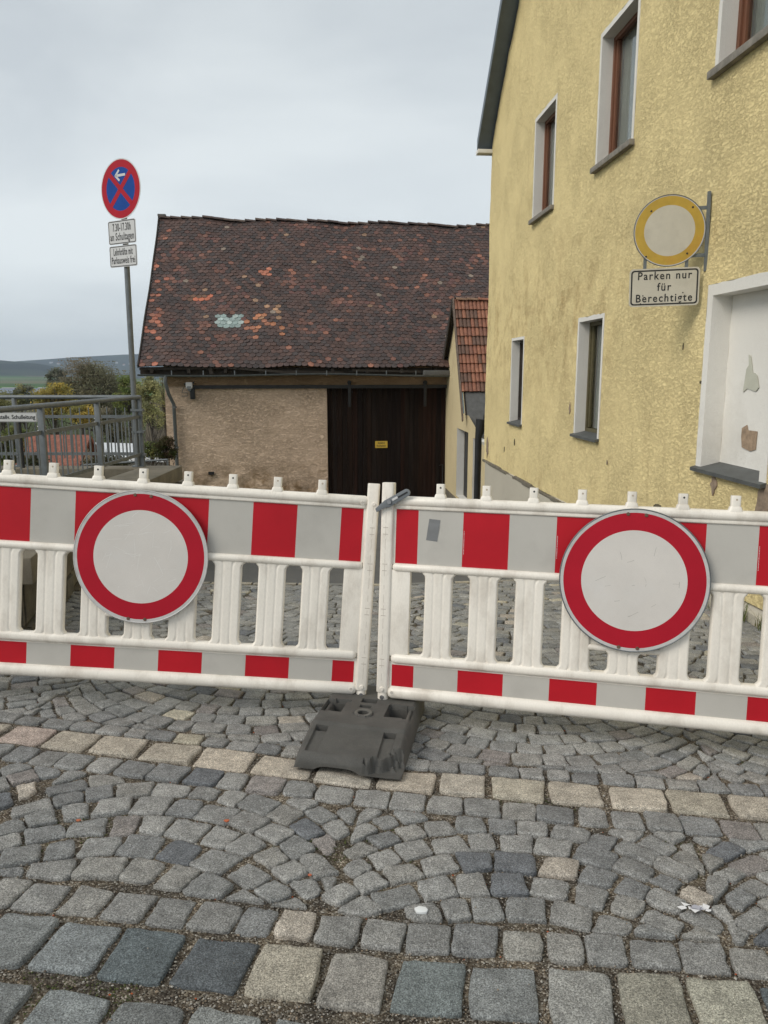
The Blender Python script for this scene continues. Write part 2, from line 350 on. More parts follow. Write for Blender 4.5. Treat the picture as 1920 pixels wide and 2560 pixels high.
def text(s, size, mt, parent, loc, rot=(R(90), 0, 0), sx=1, thick=.0006, bold=0, align='CENTER', name='lettering', spacing=1.0, fit=None):
    cu = bpy.data.curves.new('t', 'FONT'); cu.body = s; cu.size = size; cu.extrude = thick; cu.offset = bold
    cu.align_x = align; cu.align_y = 'CENTER'; cu.space_line = .8; cu.space_character = spacing; cu.resolution_u = 4
    to = bpy.data.objects.new('t', cu); COL.objects.link(to); bpy.context.view_layer.update()
    me = bpy.data.meshes.new_from_object(to.evaluated_get(bpy.context.evaluated_depsgraph_get()))
    bpy.data.objects.remove(to); me.materials.clear(); me.materials.append(mt); me.name = name
    if fit:
        xs_ = [v.co.x for v in me.vertices]; sx = fit / (max(xs_) - min(xs_))
    for v in me.vertices: v.co.x *= sx
    o = bpy.data.objects.new(name, me); COL.objects.link(o); o.parent = parent; o.location = loc; o.rotation_euler = rot
    return o

# ------------------------------------------------------------------ TERRAIN
def terrain_z(x, y):
    st = g(np.clip(x, -3.2, 4.5), np.clip(y, -6, 30)) - .10
    low = np.interp(y, [-40, 0, 6, 14, 22, 30, 45, 70, 120, 300, 900, 3500, 7000], [-2.6, -2.8, -3.4, -4.1, -4.9, -5.4, -7.2, -9.6, -13.5, -19, -24, -27, -30])
    k = np.clip((-2.75 - x) / .6, 0, 1); k = k * k * (3 - 2 * k)
    kk = np.clip((y - 26) / 4, 0, 1)
    k = np.maximum(k, kk)
    z = st * (1 - k) + low * k
    z = z + np.where(np.hypot(x, y) > 40, (fbm(x / 30, y / 30, 3, 5) - .45) * np.clip((y - 40) / 100, 0, 1) * 3, 0)
    # far wooded ridges
    u = x / np.maximum(y, 1)
    h1 = np.interp(u, [-1.2, -.62, -.52, -.45, -.42, -.40, -.35], [70, 112, 108, 84, 62, 40, 0])
    z = z + h1 * np.exp(-((y - 4300) / 620) ** 2) * (0.78 + .5 * fbm(x / 260, y / 400, 4, 11))
    h2 = np.interp(u, [-1.2, -.5, -.40, -.30, -.1, .1, .6], [80, 110, 165, 195, 190, 170, 160])
    z = z + h2 * np.exp(-((y - 6900) / 500) ** 2) * (0.85 + .3 * fbm(x / 900, y / 900, 3, 13))
    return z
def sgrid(lo, hi, n, k):
    t = np.linspace(math.asinh(lo / k), math.asinh(hi / k), n); return np.sinh(t) * k
X = sgrid(-7000, 7000, 230, 3.0); Y = sgrid(-60, 8200, 230, 6.0)
XX, YY = np.meshgrid(X, Y, indexing='ij'); ZZ = terrain_z(XX, YY)
vs = np.stack([XX, YY, ZZ], -1).reshape(-1, 3)
nx, ny = XX.shape; I = np.arange(nx * ny).reshape(nx, ny)
fs = np.stack([I[:-1, :-1], I[1:, :-1], I[1:, 1:], I[:-1, 1:]], -1).reshape(-1, 4)
me = bpy.data.meshes.new('ground'); me.from_pydata(vs.tolist(), [], fs.tolist()); me.polygons.foreach_set('use_smooth', [True] * len(me.polygons))
m = bpy.data.materials.new('countryside'); m.use_nodes = True; N, LL = nodes(m); b = N['Principled BSDF']; b.inputs['Roughness'].default_value = .95; b.inputs['Specular IOR Level'].default_value = .1
tc = N.new('ShaderNodeTexCoord'); sx = N.new('ShaderNodeSeparateXYZ'); LL(tc.outputs['Object'], sx.inputs[0])
mpn = N.new('ShaderNodeMapping'); mpn.inputs['Scale'].default_value = (.0016, .0035, 0); mpn.inputs['Rotation'].default_value = (0, 0, .12); LL(tc.outputs['Object'], mpn.inputs[0])
vo = N.new('ShaderNodeTexVoronoi'); vo.distance = 'CHEBYCHEV'; vo.inputs['Scale'].default_value = 1; LL(mpn.outputs[0], vo.inputs['Vector'])
cr = N.new('ShaderNodeValToRGB'); cr.color_ramp.interpolation = 'CONSTANT'; E = cr.color_ramp.elements
E[0].color = (.07, .14, .035, 1); E[1].position = .35; E[1].color = (.05, .10, .03, 1)
for p, c in ((.5, (.20, .19, .12)), (.62, (.09, .17, .05)), (.82, (.14, .13, .08))): q = E.new(p); q.color = (*c, 1)
sc_ = N.new('ShaderNodeSeparateColor'); LL(vo.outputs['Color'], sc_.inputs[0]); LL(sc_.outputs[0], cr.inputs[0])
nn = N.new('ShaderNodeTexNoise'); nn.inputs['Scale'].default_value = .7; nn.inputs['Detail'].default_value = 8; LL(tc.outputs['Object'], nn.inputs['Vector'])
cr2 = N.new('ShaderNodeValToRGB'); E = cr2.color_ramp.elements; E[0].position = .35; E[0].color = (.028, .038, .014, 1); E[1].position = .65; E[1].color = (.075, .085, .03, 1)
LL(nn.outputs[0], cr2.inputs[0])
mr1 = N.new('ShaderNodeMapRange'); mr1.inputs[1].default_value = 250; mr1.inputs[2].default_value = 450; LL(sx.outputs['Y'], mr1.inputs[0])
m1 = N.new('ShaderNodeMix'); m1.data_type = 'RGBA'; LL(mr1.outputs[0], m1.inputs[0]); LL(cr2.outputs[0], m1.inputs[6]); LL(cr.outputs[0], m1.inputs[7])
n5 = N.new('ShaderNodeTexNoise'); n5.inputs['Scale'].default_value = .004; n5.inputs['Detail'].default_value = 8; LL(tc.outputs['Object'], n5.inputs['Vector'])
cr3 = N.new('ShaderNodeValToRGB'); E = cr3.color_ramp.elements; E[0].position = .45; E[0].color = (.010, .020, .022, 1); E[1].position = .62; E[1].color = (.03, .045, .032, 1); LL(n5.outputs[0], cr3.inputs[0])
mr2 = N.new('ShaderNodeMapRange'); mr2.inputs[1].default_value = 3250; mr2.inputs[2].default_value = 3500; LL(sx.outputs['Y'], mr2.inputs[0])
m2 = N.new('ShaderNodeMix'); m2.data_type = 'RGBA'; LL(mr2.outputs[0], m2.inputs[0]); LL(m1.outputs[2], m2.inputs[6]); LL(cr3.outputs[0], m2.inputs[7])
LL(m2.outputs[2], b.inputs['Base Color'])
me.materials.append(m); go = bpy.data.objects.new('ground', me); COL.objects.link(go); structure(go, 'grassy slope, valley fields and wooded hills')

# street bed (joint grit) and asphalt
def sheet(name, xs, ys, zoff, mt, keep=None, disp=0, sd_=1):
    XX, YY = np.meshgrid(xs, ys, indexing='ij'); ZZ = g(XX, YY) + zoff
    if disp: ZZ = ZZ + (fbm(XX * 14, YY * 14, 3, sd_) - .45) * disp
    nx, ny = XX.shape; I = np.arange(nx * ny).reshape(nx, ny)
    fs = np.stack([I[:-1, :-1], I[1:, :-1], I[1:, 1:], I[:-1, 1:]], -1).reshape(-1, 4)
    cx = ((XX[:-1, :-1] + XX[1:, 1:]) / 2).ravel(); cy = ((YY[:-1, :-1] + YY[1:, 1:]) / 2).ravel()
    if keep is not None: fs = fs[keep(cx, cy)]
    me = bpy.data.meshes.new(name); me.from_pydata(np.stack([XX, YY, ZZ], -1).reshape(-1, 3).tolist(), [], fs.tolist())
    me.polygons.foreach_set('use_smooth', [True] * len(me.polygons)); me.materials.append(mt)
    o = bpy.data.objects.new(name, me); COL.objects.link(o); return o
bndy = lambda x: 6.98 + .30 * x
structure(sheet('street_bed', np.linspace(-2.9, 3.4, 200), np.linspace(-.6, 8.4, 260), -.0125, M['bed'], disp=.010), 'dirt and grit between the cobbles')
# asphalt follows the boundary line
xs = np.linspace(-2.9, 3.4, 60); tt = np.linspace(0, 1, 90)
XX, TT = np.meshgrid(xs, tt, indexing='ij'); YY = bndy(XX) * (1 - TT) + 27.0 * TT; ZZ = g(XX, YY) - .006
nx, ny = XX.shape; I = np.arange(nx * ny).reshape(nx, ny)
me = bpy.data.meshes.new('asphalt_yard'); me.from_pydata(np.stack([XX, YY, ZZ], -1).reshape(-1, 3).tolist(), [], np.stack([I[:-1, :-1], I[1:, :-1], I[1:, 1:], I[:-1, 1:]], -1).reshape(-1, 4).tolist())
me.materials.append(M['asphalt']); ay = bpy.data.objects.new('asphalt_yard', me); COL.objects.link(ay); structure(ay, 'grey asphalt yard in front of the barn')

# ------------------------------------------------------------------ COBBLES
YAW = R(8.5); SV = np.array([math.cos(YAW), -math.sin(YAW)]); TV = np.array([math.sin(YAW), math.cos(YAW)])
def st2xy(s, t):
    w = float(np.interp(t, [1.8, 2.5], [1, 0])); t2 = t + .06 * s * w
    return SV * s + TV * t2
def clip(poly, a, b, c):
    out = []; n = len(poly)
    for i in range(n):
        p, q = poly[i], poly[(i + 1) % n]; dp = a * p[0] + b * p[1] - c; dq = a * q[0] + b * q[1] - c
        if dp <= 0: out.append(p)
        if (dp < 0 < dq) or (dq < 0 < dp):
            k = dp / (dp - dq); out.append((p[0] + (q[0] - p[0]) * k, p[1] + (q[1] - p[1]) * k))
    return out
def area(p): return abs(sum(p[i][0] * p[(i + 1) % len(p)][1] - p[(i + 1) % len(p)][0] * p[i][1] for i in range(len(p)))) / 2 if len(p) > 2 else 0
CB = MB(); occupied = []
GREYS = [(.215, .21, .196), (.195, .194, .184), (.235, .229, .213), (.178, .178, .172), (.225, .216, .196), (.205, .202, .19), (.25, .243, .225)]
def scol(kind=None):
    r = random.random()
    if kind: c = kind
    elif r < .032: c = random.choice([(.36, .325, .25), (.31, .29, .235), (.34, .30, .25)])
    elif r < .08: c = (.125, .13, .135)
    elif r < .11: c = (.235, .225, .20)
    elif r < .155: c = (.21, .19, .175)
    else: c = random.choice(GREYS)
    k = random.uniform(1.04, 1.30); return tuple(q * k for q in c)
def stone(poly, kind=None, mn=.0022, dome=.004):
    if area(poly) < mn: return
    # ensure ccw
    A = sum(poly[i][0] * poly[(i + 1) % len(poly)][1] - poly[(i + 1) % len(poly)][0] * poly[i][1] for i in range(len(poly)))
    if A < 0: poly = poly[::-1]
    xy = [st2xy(*p) for p in poly]; cx = sum(p[0] for p in xy) / len(xy); cy = sum(p[1] for p in xy) / len(xy)
    if cy > bndy(cx) - .03 or cx > 3.1425 - .075 * cy - .02 or cy < -.4 or cx < -2.75: return
    near = cy < 3.4
    # subdivide and round
    p = [np.array(q) for q in xy]
    r_ = .20 if near else .22
    for it in range(2 if near else 1):
        out = []
        for i in range(len(p)):
            a, b_ = p[i], p[(i + 1) % len(p)]
            rr = r_ if it == 0 else .25
            if it == 0:
                Lg = np.linalg.norm(b_ - a); rr = min(.3, .0075 / max(Lg, .01) * random.uniform(.4, 2.0))
                out.append(a + (b_ - a) * rr)
                if near and Lg > .05: out.append((a + b_) / 2 + np.array([random.uniform(-1, 1), random.uniform(-1, 1)]) * .0045)
                out.append(b_ + (a - b_) * rr)
            else:
                out.append(a + (b_ - a) * .25); out.append(a + (b_ - a) * .75)
        p = out
    n = len(p); c = np.array([cx, cy]); occupied.append((cx, cy, [tuple(q) for q in p]))
    jit = .0015 if near else .002
    p = [q + np.array([random.gauss(0, jit), random.gauss(0, jit)]) for q in p]
    ta, tb = random.gauss(0, .022), random.gauss(0, .022); zo = random.gauss(0, .0025)
    def P(q, dz):
        return (q[0], q[1], gf(q[0], q[1]) + zo + dz + ta * (q[0] - cx) + tb * (q[1] - cy))
    def inset(d): return [q + (c - q) / max(np.linalg.norm(c - q), 1e-6) * d for q in p]
    rings = [(p, -.045), (p, -.0062)] + ([(inset(.0018), -.0026), (inset(.0048), -.0006), (inset(.016), .0)] if near else [(inset(.004), -.0014), (inset(.012), -.0002)])
    vs = []
    for q, dz in rings:
        for w in q: vs.append(P(w, dz + (random.gauss(0, .0009) if dz > -.004 else 0)))
    vs.append(P(c, dome * .15)); col = scol(kind); fs = []
    for k in range(len(rings) - 1):
        for i in range(n): fs.append((k * n + i, k * n + (i + 1) % n, (k + 1) * n + (i + 1) % n, (k + 1) * n + i))
    k = len(rings) - 1
    for i in range(n): fs.append((k * n + i, k * n + (i + 1) % n, len(vs) - 1))
    CB.add(vs, fs, 0, (col[0] * .98, col[1], col[2] * 1.03))
def row(t0, t1, s0, s1, w, dw, gap, kinds=None, start=None, jit=.006, pick=None):
    s = s0 if start is None else start; i = 0
    while s < s1:
        ww = w + random.uniform(-dw, dw)
        j = lambda a: random.uniform(-a, a)
        sk = j(jit * 1.2)
        poly = [(s + gap / 2 + j(jit), t0 + gap / 2 + j(jit)), (s + ww - gap / 2 + j(jit), t0 + gap / 2 + j(jit)), (s + ww - gap / 2 + sk + j(jit), t1 - gap / 2 + j(jit)), (s + gap / 2 + sk + j(jit), t1 - gap / 2 + j(jit))]
        kd = pick((s + ww / 2), i) if pick else (random.choice(kinds) if kinds else None)
        stone(poly, kd, dome=.006); s += ww; i += 1
G1, G2, DK, BG, BG2, YB = (.17, .175, .168), (.20, .205, .193), (.088, .096, .10), (.30, .27, .215), (.225, .21, .185), (.25, .235, .19)
def pickB1(s, i):
    k = int(round((s + .50) / .176)); d = {0: BG, 1: BG2, 2: (.14, .155, .15), 3: G1, 4: (.23, .225, .205), 5: YB, 6: (.29, .275, .22), 7: (.10, .115, .12), -1: DK, -2: (.11, .127, .13), -3: (.17, .18, .178), -4: G1}
    return d.get(k, random.choice([G1, G2, BG2]))
for t_ in np.arange(-.2, 1.2, .215): row(t_, t_ + .205, -2.6, 3.2, .185, .015, .024, [G1, G2, DK, BG2])
row(1.285, 1.50, -2.62, 3.2, .178, .012, .022, [G1, G2, (.15, .16, .155), (.19, .20, .195)], jit=.007)
row(1.535, 1.735, 0, 3.2, .176, .008, .020, start=-.50 - .088 - .176 * 12, pick=pickB1, jit=.006)
row(1.75, 1.875, -2.65, 3.2, .112, .016, .011, jit=.005)
SB = [(.385, .335, .27), (.35, .315, .25), (.375, .305, .26), (.355, .315, .255), (.39, .35, .29)]
row(2.475, 2.605, -2.65, 3.2, .125, .016, .010, jit=.005)
row(2.615, 2.80, -2.65, 3.2, .215, .032, .022, SB, jit=.006)
row(2.81, 2.905, -2.65, 3.2, .115, .018, .010, jit=.005)
def arcs(t0, t1, W_, s_apex, h, wavg, sag, gap, s0=-2.9, s1=3.5, mn=.0022):
    rise = .27 * W_; Rr = (W_ * W_ / 4 + rise * rise) / (2 * rise)
    k0 = int((s0 - s_apex) / W_) - 1; k1 = int((s1 - s_apex) / W_) + 1
    for k in range(k0, k1 + 1):
        c = s_apex + k * W_; b_ = t0 - rise - h; row_i = 0
        while b_ < t1 + rise + h:
            # arc length parameter
            th = math.asin(W_ / 2 / Rr) + .12; s = -th * Rr + random.uniform(0, wavg)
            while s < th * Rr:
                w = wavg + random.uniform(-.024, .03); a = (s + w / 2) / Rr
                sgn = -1 if sag else 1
                px_ = c + Rr * math.sin(a); pt = b_ + sgn * (Rr * math.cos(a) - Rr + rise / 2)
                T = (math.cos(a), -sgn * math.sin(a)); Nn = (sgn * math.sin(a), math.cos(a)); hh = h * math.cos(a)
                jk = 1 if t0 < 2.5 else .6
                j = lambda q: random.uniform(-q, q) * jk
                w2, h2 = w / 2 - gap / 2, hh / 2 - gap / 2
                poly = [(px_ + T[0] * (x_ + j(.009)) + Nn[0] * (y_ + j(.008)), pt + T[1] * (x_ + j(.009)) + Nn[1] * (y_ + j(.008))) for x_, y_ in ((-w2, -h2), (w2, -h2), (w2, h2), (-w2, h2))]
                zz = .022 * math.sin(row_i * 2.4)
                poly = clip(poly, 1, 0, c + W_ / 2 - gap / 2 + zz); poly = clip(poly, -1, 0, -(c - W_ / 2 + gap / 2 + zz)) if len(poly) > 2 else poly
                poly = clip(poly, 0, 1, t1 - gap / 2) if len(poly) > 2 else poly; poly = clip(poly, 0, -1, -(t0 + gap / 2)) if len(poly) > 2 else poly
                if len(poly) > 2: stone(poly, mn=mn)
                s += w
            b_ += h; row_i += 1
arcs(1.88, 2.47, 1.12, -1.02, .118, .112, False, .011)
arcs(2.905, 9.3, 1.45, -1.30, .112, .118, True, .009)
# pale kerb setts along the asphalt edge
xk = -2.3
while xk < 2.5:
    w = random.uniform(.14, .26); yk = bndy(xk) - .07
    q = [(xk + .01, yk), (xk + w - .01, yk + .3 * w), (xk + w - .01, yk + .3 * w + .10), (xk + .01, yk + .10)]
    vs = [(a, b_, gf(a, b_) + dz) for dz in (-.03, .004) for a, b_ in q]
    c = random.choice([(.40, .36, .28), (.30, .28, .24), (.36, .33, .27), (.2, .2, .19)])
    CB.add(vs, [(4, 5, 6, 7), (0, 1, 5, 4), (1, 2, 6, 5), (2, 3, 7, 6), (3, 0, 4, 7)], 0, c); xk += w
structure(CB.build('cobblestone_paving', M['granite'], smooth=True, fixn=False), 'grey granite setts laid in arcs with a band of sandstone blocks')

# loose grit lying in the joints
GB = MB(); grid = {}
for cx, cy, p in occupied: grid.setdefault((int(cx / .15), int(cy / .15)), []).append(p)
def inside(x, y, p):
    c = False; n = len(p)
    for i in range(n):
        a, b_ = p[i], p[i - 1]
        if (a[1] > y) != (b_[1] > y) and x < (b_[0] - a[0]) * (y - a[1]) / (b_[1] - a[1]) + a[0]: c = not c
    return c
cnt = 0; tries = 0
while cnt < 15000 and tries < 110000:
    tries += 1
    y = 1.2 + 2.9 * random.random() ** 1.5; x = random.uniform(-.56, .56) * (y + .25)
    gx, gy = int(x / .15), int(y / .15); hit = False
    for i in (-1, 0, 1):
        for j in (-1, 0, 1):
            for p in grid.get((gx + i, gy + j), ()):
                if inside(x, y, p): hit = True; break
            if hit: break
        if hit: break
    if hit and random.random() > .006: continue
    r = random.uniform(.0012, .0032) * (1 if random.random() < .95 else 1.7)
    z = gf(x, y) + (-.010 if not hit else .001) + random.uniform(-.002, .003)
    rr = [r * random.uniform(.7, 1.3) for _ in range(6)]
    col = random.choice([(.34, .31, .27), (.22, .20, .17), (.12, .10, .08), (.42, .40, .36), (.28, .22, .16), (.16, .14, .11), (.2, .19, .17)])
    if random.random() < .006: col = (.40, .10, .04)
    mv = float(vnoise(np.array([x * 3.1 + 9]), np.array([y * 3.1 + 4]), 77)[0])
    if mv > .62 and random.random() < .7 and not hit: col = random.choice([(.07, .085, .03), (.09, .10, .035), (.05, .06, .025)])
    vs = [(x + rr[0], y, z), (x, y + rr[1], z), (x - rr[2], y, z), (x, y - rr[3], z), (x, y, z + rr[4] * .8), (x, y, z - rr[5])]
    GB.add(vs, [(0, 1, 4), (1, 2, 4), (2, 3, 4), (3, 0, 4), (1, 0, 5), (2, 1, 5), (3, 2, 5), (0, 3, 5)], 0, col); cnt += 1
o = GB.build('loose_grit', M['grass'], fixn=False); tag(o, 'loose grit and chippings in the joints of the paving', kind='stuff')
# scraps of red tile, litter
def scrap(name, px, py, r, col, label, cat, group=None):
    d = ray(px, py); y = .5
    while y * d.z > gf(y * d.x, y) + .003: y += .002
    b_ = MB(); n = 7; a0 = random.random(); pts = [(math.cos(a0 + k * 6.283 / n) * r * random.uniform(.6, 1.1), math.sin(a0 + k * 6.283 / n) * r * random.uniform(.5, .9)) for k in range(n)]
    b_.prism(pts, 2, 0, r * .35); o = b_.build(name, mat(name, col, .8), bevel=r * .08); o.location = (d.x * y, y, gf(d.x * y, y) + .001)
    tag(o, label, cat, group); return o
scrap('tile_chip', 567, 2052, .010, (.45, .12, .05), 'small orange tile chip lying on a grey sett left of centre', 'tile chip')
scrap('tile_chip', 775, 2187, .008, (.42, .12, .06), 'small orange tile chip in the joint below centre left', 'tile chip')
scrap('tile_chip', 196, 2050, .009, (.42, .13, .06), 'small orange tile chip in the joint far left', 'tile chip')
scrap('crumpled_tissue', 1053, 2278, .022, (.72, .74, .74), 'small white crumpled scrap lying on a joint of the setts', 'litter')
# torn paper
d = ray(1735, 2275); y = .5
while y * d.z > gf(y * d.x, y) + .003: y += .002
b_ = MB()
for k in range(13):
    a = random.random() * 6.28; rr = random.uniform(0, .030); cx, cy = math.cos(a) * rr * 1.35, math.sin(a) * rr * .7; n = random.choice([3, 4, 5])
    pts = [(cx + math.cos(q * 6.28 / n + a) * random.uniform(.006, .020), cy + math.sin(q * 6.28 / n + a) * random.uniform(.004, .014)) for q in range(n)]
    z0 = .0005 + k * .0007; b_.prism(pts, 2, z0, z0 + .0005, mi=0 if k % 4 else 1)
o = b_.build('torn_paper', [M['paper'], mat('paper_grey', (.4, .4, .45), .7)]); o.location = (d.x * y, y, gf(d.x * y, y) + .004)
tag(o, 'scraps of a torn white and grey paper stuck to a sett at the right', 'litter')

# ------------------------------------------------------------------ BARRIERS
def rrprofile(y0, y1, z0, z1, r, n=4):
    out = []
    for cy, cz, a0 in ((y1 - r, z1 - r, 0), (y0 + r, z1 - r, 90), (y0 + r, z0 + r, 180), (y1 - r, z0 + r, 270)):
        for k in range(n + 1): a = R(a0 + 90 * k / n); out.append((cy + r * math.cos(a), cz + r * math.sin(a)))
    return out
LEN = 2.136
def barrier(M4, sgn, label, sign_u, sign_z, worn):
    T = root('barrier_fence', None, label, 'barrier', mat=M4, group='red and white barrier fences across the street')
    def X_(u): return sgn * u
    def bx(mb, u0, u1, y0, y1, z0, z1, mi=0): mb.box(min(X_(u0), X_(u1)), max(X_(u0), X_(u1)), y0, y1, z0, z1, mi)
    P = M['white_plastic']
    # end posts
    for e in (0, 1):
        mb = MB(); u0, u1 = (0, .056) if e == 0 else (LEN - .056, LEN)
        a, b_ = sorted((X_(u0), X_(u1)))
        mb.prism(rrprofile(a, b_, -.028, .028, .012), 2, .045, 1.0)
        foot = [((a + b_) / 2 + .0245 * math.cos(k * R(20)), .0245 * math.sin(k * R(20))) for k in range(18)]
        mb.prism(foot, 2, -.05, .06)
        po = mb.build('post', P, T, bevel=.004)
        sm = MB(); cxp = (a + b_) / 2 - sgn * .004
        for zz in (.80, .635, .43, .20):
            for z1 in (zz, zz - .030): sm.box(cxp - .011, cxp + .011, -.0288, -.027, z1 - .0012, z1 + .0012)
        for k in range(14):
            z0 = .10 + k * .06; sm.box(cxp - .0006, cxp + .0006, -.0285, -.027, z0, z0 + random.uniform(.02, .06))
        merge(po, sm, M['seam'])
        each('knob', [T1([(cxp + sgn * .004, -.024, .062), (cxp + sgn * .004, -.035, .062)], [.011, .008], 14), T1([(cxp, -.024, .908), (cxp, -.034, .908)], [.010, .007], 14)], P, po, smooth=True)
        bl = MB(); bl.tube([(cxp + sgn * .004, -.022, .022), (cxp + sgn * .004, -.0275, .022)], .010, 12); bl.tube([(cxp + sgn * .004, -.027, .022), (cxp + sgn * .004, -.031, .022)], .006, 6)
        bl.build('bolt', M['steel'], po)
    # rails
    def rail(u0, u1, y0, y1, z0, z1, r, lip=None):
        mb = MB(); prof = rrprofile(y0, y1, z0, z1, r)
        n = len(prof); cy = sum(p[0] for p in prof) / n; cz = sum(p[1] for p in prof) / n
        st = [(u0, .35), (u0 + .006, .75), (u0 + .02, 1)] + [(u0 + (u1 - u0) * k / 8, 1) for k in range(1, 8)] + [(u1 - .02, 1), (u1 - .006, .75), (u1, .35)]
        vs = []
        for u, s in st:
            for a, b_ in prof: vs.append((X_(u), cy + (a - cy) * s, cz + (b_ - cz) * s))
        fs = [(k * n + i, k * n + (i + 1) % n, (k + 1) * n + (i + 1) % n, (k + 1) * n + i) for k in range(len(st) - 1) for i in range(n)]
        fs += [tuple(range(n)), tuple((len(st) - 1) * n + i for i in range(n))]
        mb.add(vs, fs); return mb
    mb = rail(.045, LEN - .045, -.030, .030, .897, .942, .021); mb2 = rail(.05, LEN - .05, -.020, .020, .884, .905, .006); mb.add(mb2.v, mb2.f)
    for u in (.075, LEN - .075): mb.tube([(X_(u), -.026, .912), (X_(u), -.0315, .912)], .0095, 14)
    tr = mb.build('rail', P, T, smooth=True)
    each('screw_cap', [T1([(X_(u), -.0312, z), (X_(u), -.0322 if z > .5 else -.0335, z)], .0070, 14) for u in (.075, LEN - .075) for z in (.912, .050)], M['cap'], T)
    rail(.055, LEN - .055, -.030, .030, .604, .640, .0165).build('rail', P, T, smooth=True)
    rail(.060, LEN - .060, -.030, .030, .184, .226, .017).build('rail', P, T, smooth=True)
    mb = rail(.050, LEN - .050, -.032, .032, .018, .076, .026)
    for u in (.075, LEN - .075): mb.tube([(X_(u), -.028, .050), (X_(u), -.0332, .050)], .0095, 14)
    mb.build('rail', P, T, smooth=True)
    # flat panels behind the films, end webs
    mb = MB(); bx(mb, .052, LEN - .052, -.011, .011, .636, .890); mb.build('infill_panel', P, T)
    mb = MB(); bx(mb, .052, LEN - .052, -.011, .011, .070, .190); mb.build('infill_panel', P, T)
    for e in (0, 1):
        mb = MB(); u0, u1 = (.045, .141) if e == 0 else (LEN - .141, LEN - .045)
        bx(mb, u0, u1, -.019, .019, .215, .612); mb.build('web', P, T, bevel=.008)
    # pickets with three ribs
    zs = [.214, .222, .230, .238, .250, .270, .42, .56, .578, .590, .598, .606, .613]
    for k in range(9):
        u0 = .268 + .2 * k; ztop = .613
        zz = zs; vs = []; nU = 33; fs = []
        if k == 4: zz = [.214, .222, .230, .238, .250, .262, .275, .29, .305, .312, .318, .325, .332]
        z_lo, z_hi = zz[0], zz[-1]
        for side in (-1, 1):
            for z in zz:
                dlo = z - z_lo - .012; dhi = z_hi - z - .012
                fl = sum((.016 * (1 - max(0, min(1, d_ / .018))) ** 2) for d_ in (dlo, dhi))
                hw = .0625 + fl
                for i in range(nU):
                    t = -1 + 2 * i / (nU - 1); x = t * hw
                    rib = min(1, abs(math.cos(t * 1.5 * math.pi)) * 2.2) ** .8
                    edge = min(1, (1 - abs(t)) * 12) ** .5
                    e1 = max(0, min(1, dlo / .03)); e2 = max(0, min(1, dhi / .03)); prof = (e1 * e2)
                    d_ = .0190 + (.0030 * rib - .0045 * (1 - prof) * (1 - rib)) ; d_ = .005 + (d_ - .005) * edge
                    vs.append((X_(u0) + x, side * d_, z))
        nz = len(zz); off = nU * nz
        for s_ in (0, 1):
            for a in range(nz - 1):
                for i in range(nU - 1):
                    q = s_ * off + a * nU + i; f = (q, q + 1, q + nU + 1, q + nU); fs.append(f if s_ == 0 else f[::-1])
        for a in range(nz - 1):
            q = a * nU; fs.append((q + nU, q + off + nU, q + off, q)); q = a * nU + nU - 1; fs.append((q, q + off, q + off + nU, q + nU))
        mb = MB(); mb.add(vs, fs); mb.build('picket', P, T, smooth=70)
    # backing of the round plate: filled field and short rail
    mb = MB(); bx(mb, .868 + .03, 1.268 - .03, -.010, .010, .335, .61); mb.build('infill_panel', P, T)
    rail(.905, 1.232, -.024, .024, .318, .345, .012).build('rail', P, T, smooth=True)
    # studs on the top rail
    for k in range(9):
        x = X_(.262 + .202 * k); mb = MB()
        mb.prism(rrprofile(x - .0185, x + .0185, -.017, .017, .007, 3), 2, .935, 1.002)
        for (w0, w1, z0, z1) in ((.024, .0215, .936, .957),):
            a_ = rrprofile(x - w0 - .004, x + w0 + .004, -.024, .024, .009, 3); b2 = rrprofile(x - w1, x + w1, -.019, .019, .007, 3); n = len(a_)
            mb.add([(p[0], p[1], z0) for p in a_] + [(p[0], p[1], z1) for p in b2], [(i, (i + 1) % n, n + (i + 1) % n, n + i) for i in range(n)] + [tuple(range(n - 1, -1, -1)), tuple(range(n, 2 * n))])
        so = mb.build('stud', P, T, bevel=.0025)
        hb = MB(); hb.tube([(x + .001, -.0165, .986), (x + .001, -.0176, .986)], .0042, 12)
        hb.build('hole', M['black'] if random.random() < .4 else mat('hole_rim', (.5, .42, .33), .7), so)
    # reflective stripes: alternate red and silver
    def film(z0, z1, ph):
        mb = MB(); us = [.068] + [.168 + .2 * i for i in range(10)] + [2.068]
        for i in range(len(us) - 1): bx(mb, us[i], us[i + 1], -.0122, -.0112, z0, z1, (i + ph) % 2)
        return mb.build('reflective_stripes', [M['red_film'], M['grey_film']], T)
    film(.641, .883, 0); film(.077, .176, 0)
    # round prohibition plate
    cx, cz = X_(sign_u), sign_z
    def disc(rs, mats, name, par, y=-.047, th=.003, n=96):
        mb = MB(); vs = []
        for r in rs:
            for k in range(n): a = 2 * math.pi * k / n; vs.append((cx + r * math.cos(a), y, cz + r * math.sin(a)))
        vs.append((cx, y, cz)); nr = len(rs)
        mb.v = vs
        for j in range(nr - 1):
            for k in range(n): mb.f.append((j * n + k, j * n + (k + 1) % n, (j + 1) * n + (k + 1) % n, (j + 1) * n + k)); mb.mi.append(j)
        for k in range(n): mb.f.append(((nr - 1) * n + k, (nr - 1) * n + (k + 1) % n, nr * n)); mb.mi.append(nr - 1)
        bk = len(mb.v)
        for k in range(n): a = 2 * math.pi * k / n; mb.v.append((cx + rs[0] * math.cos(a), y + th, cz + rs[0] * math.sin(a)))
        for k in range(n): mb.f.append((k, (k + 1) % n, bk + (k + 1) % n, bk + k)); mb.mi.append(0)
        mb.f.append(tuple(bk + k for k in range(n))); mb.mi.append(0)
        return mb.build(name, mats, par)
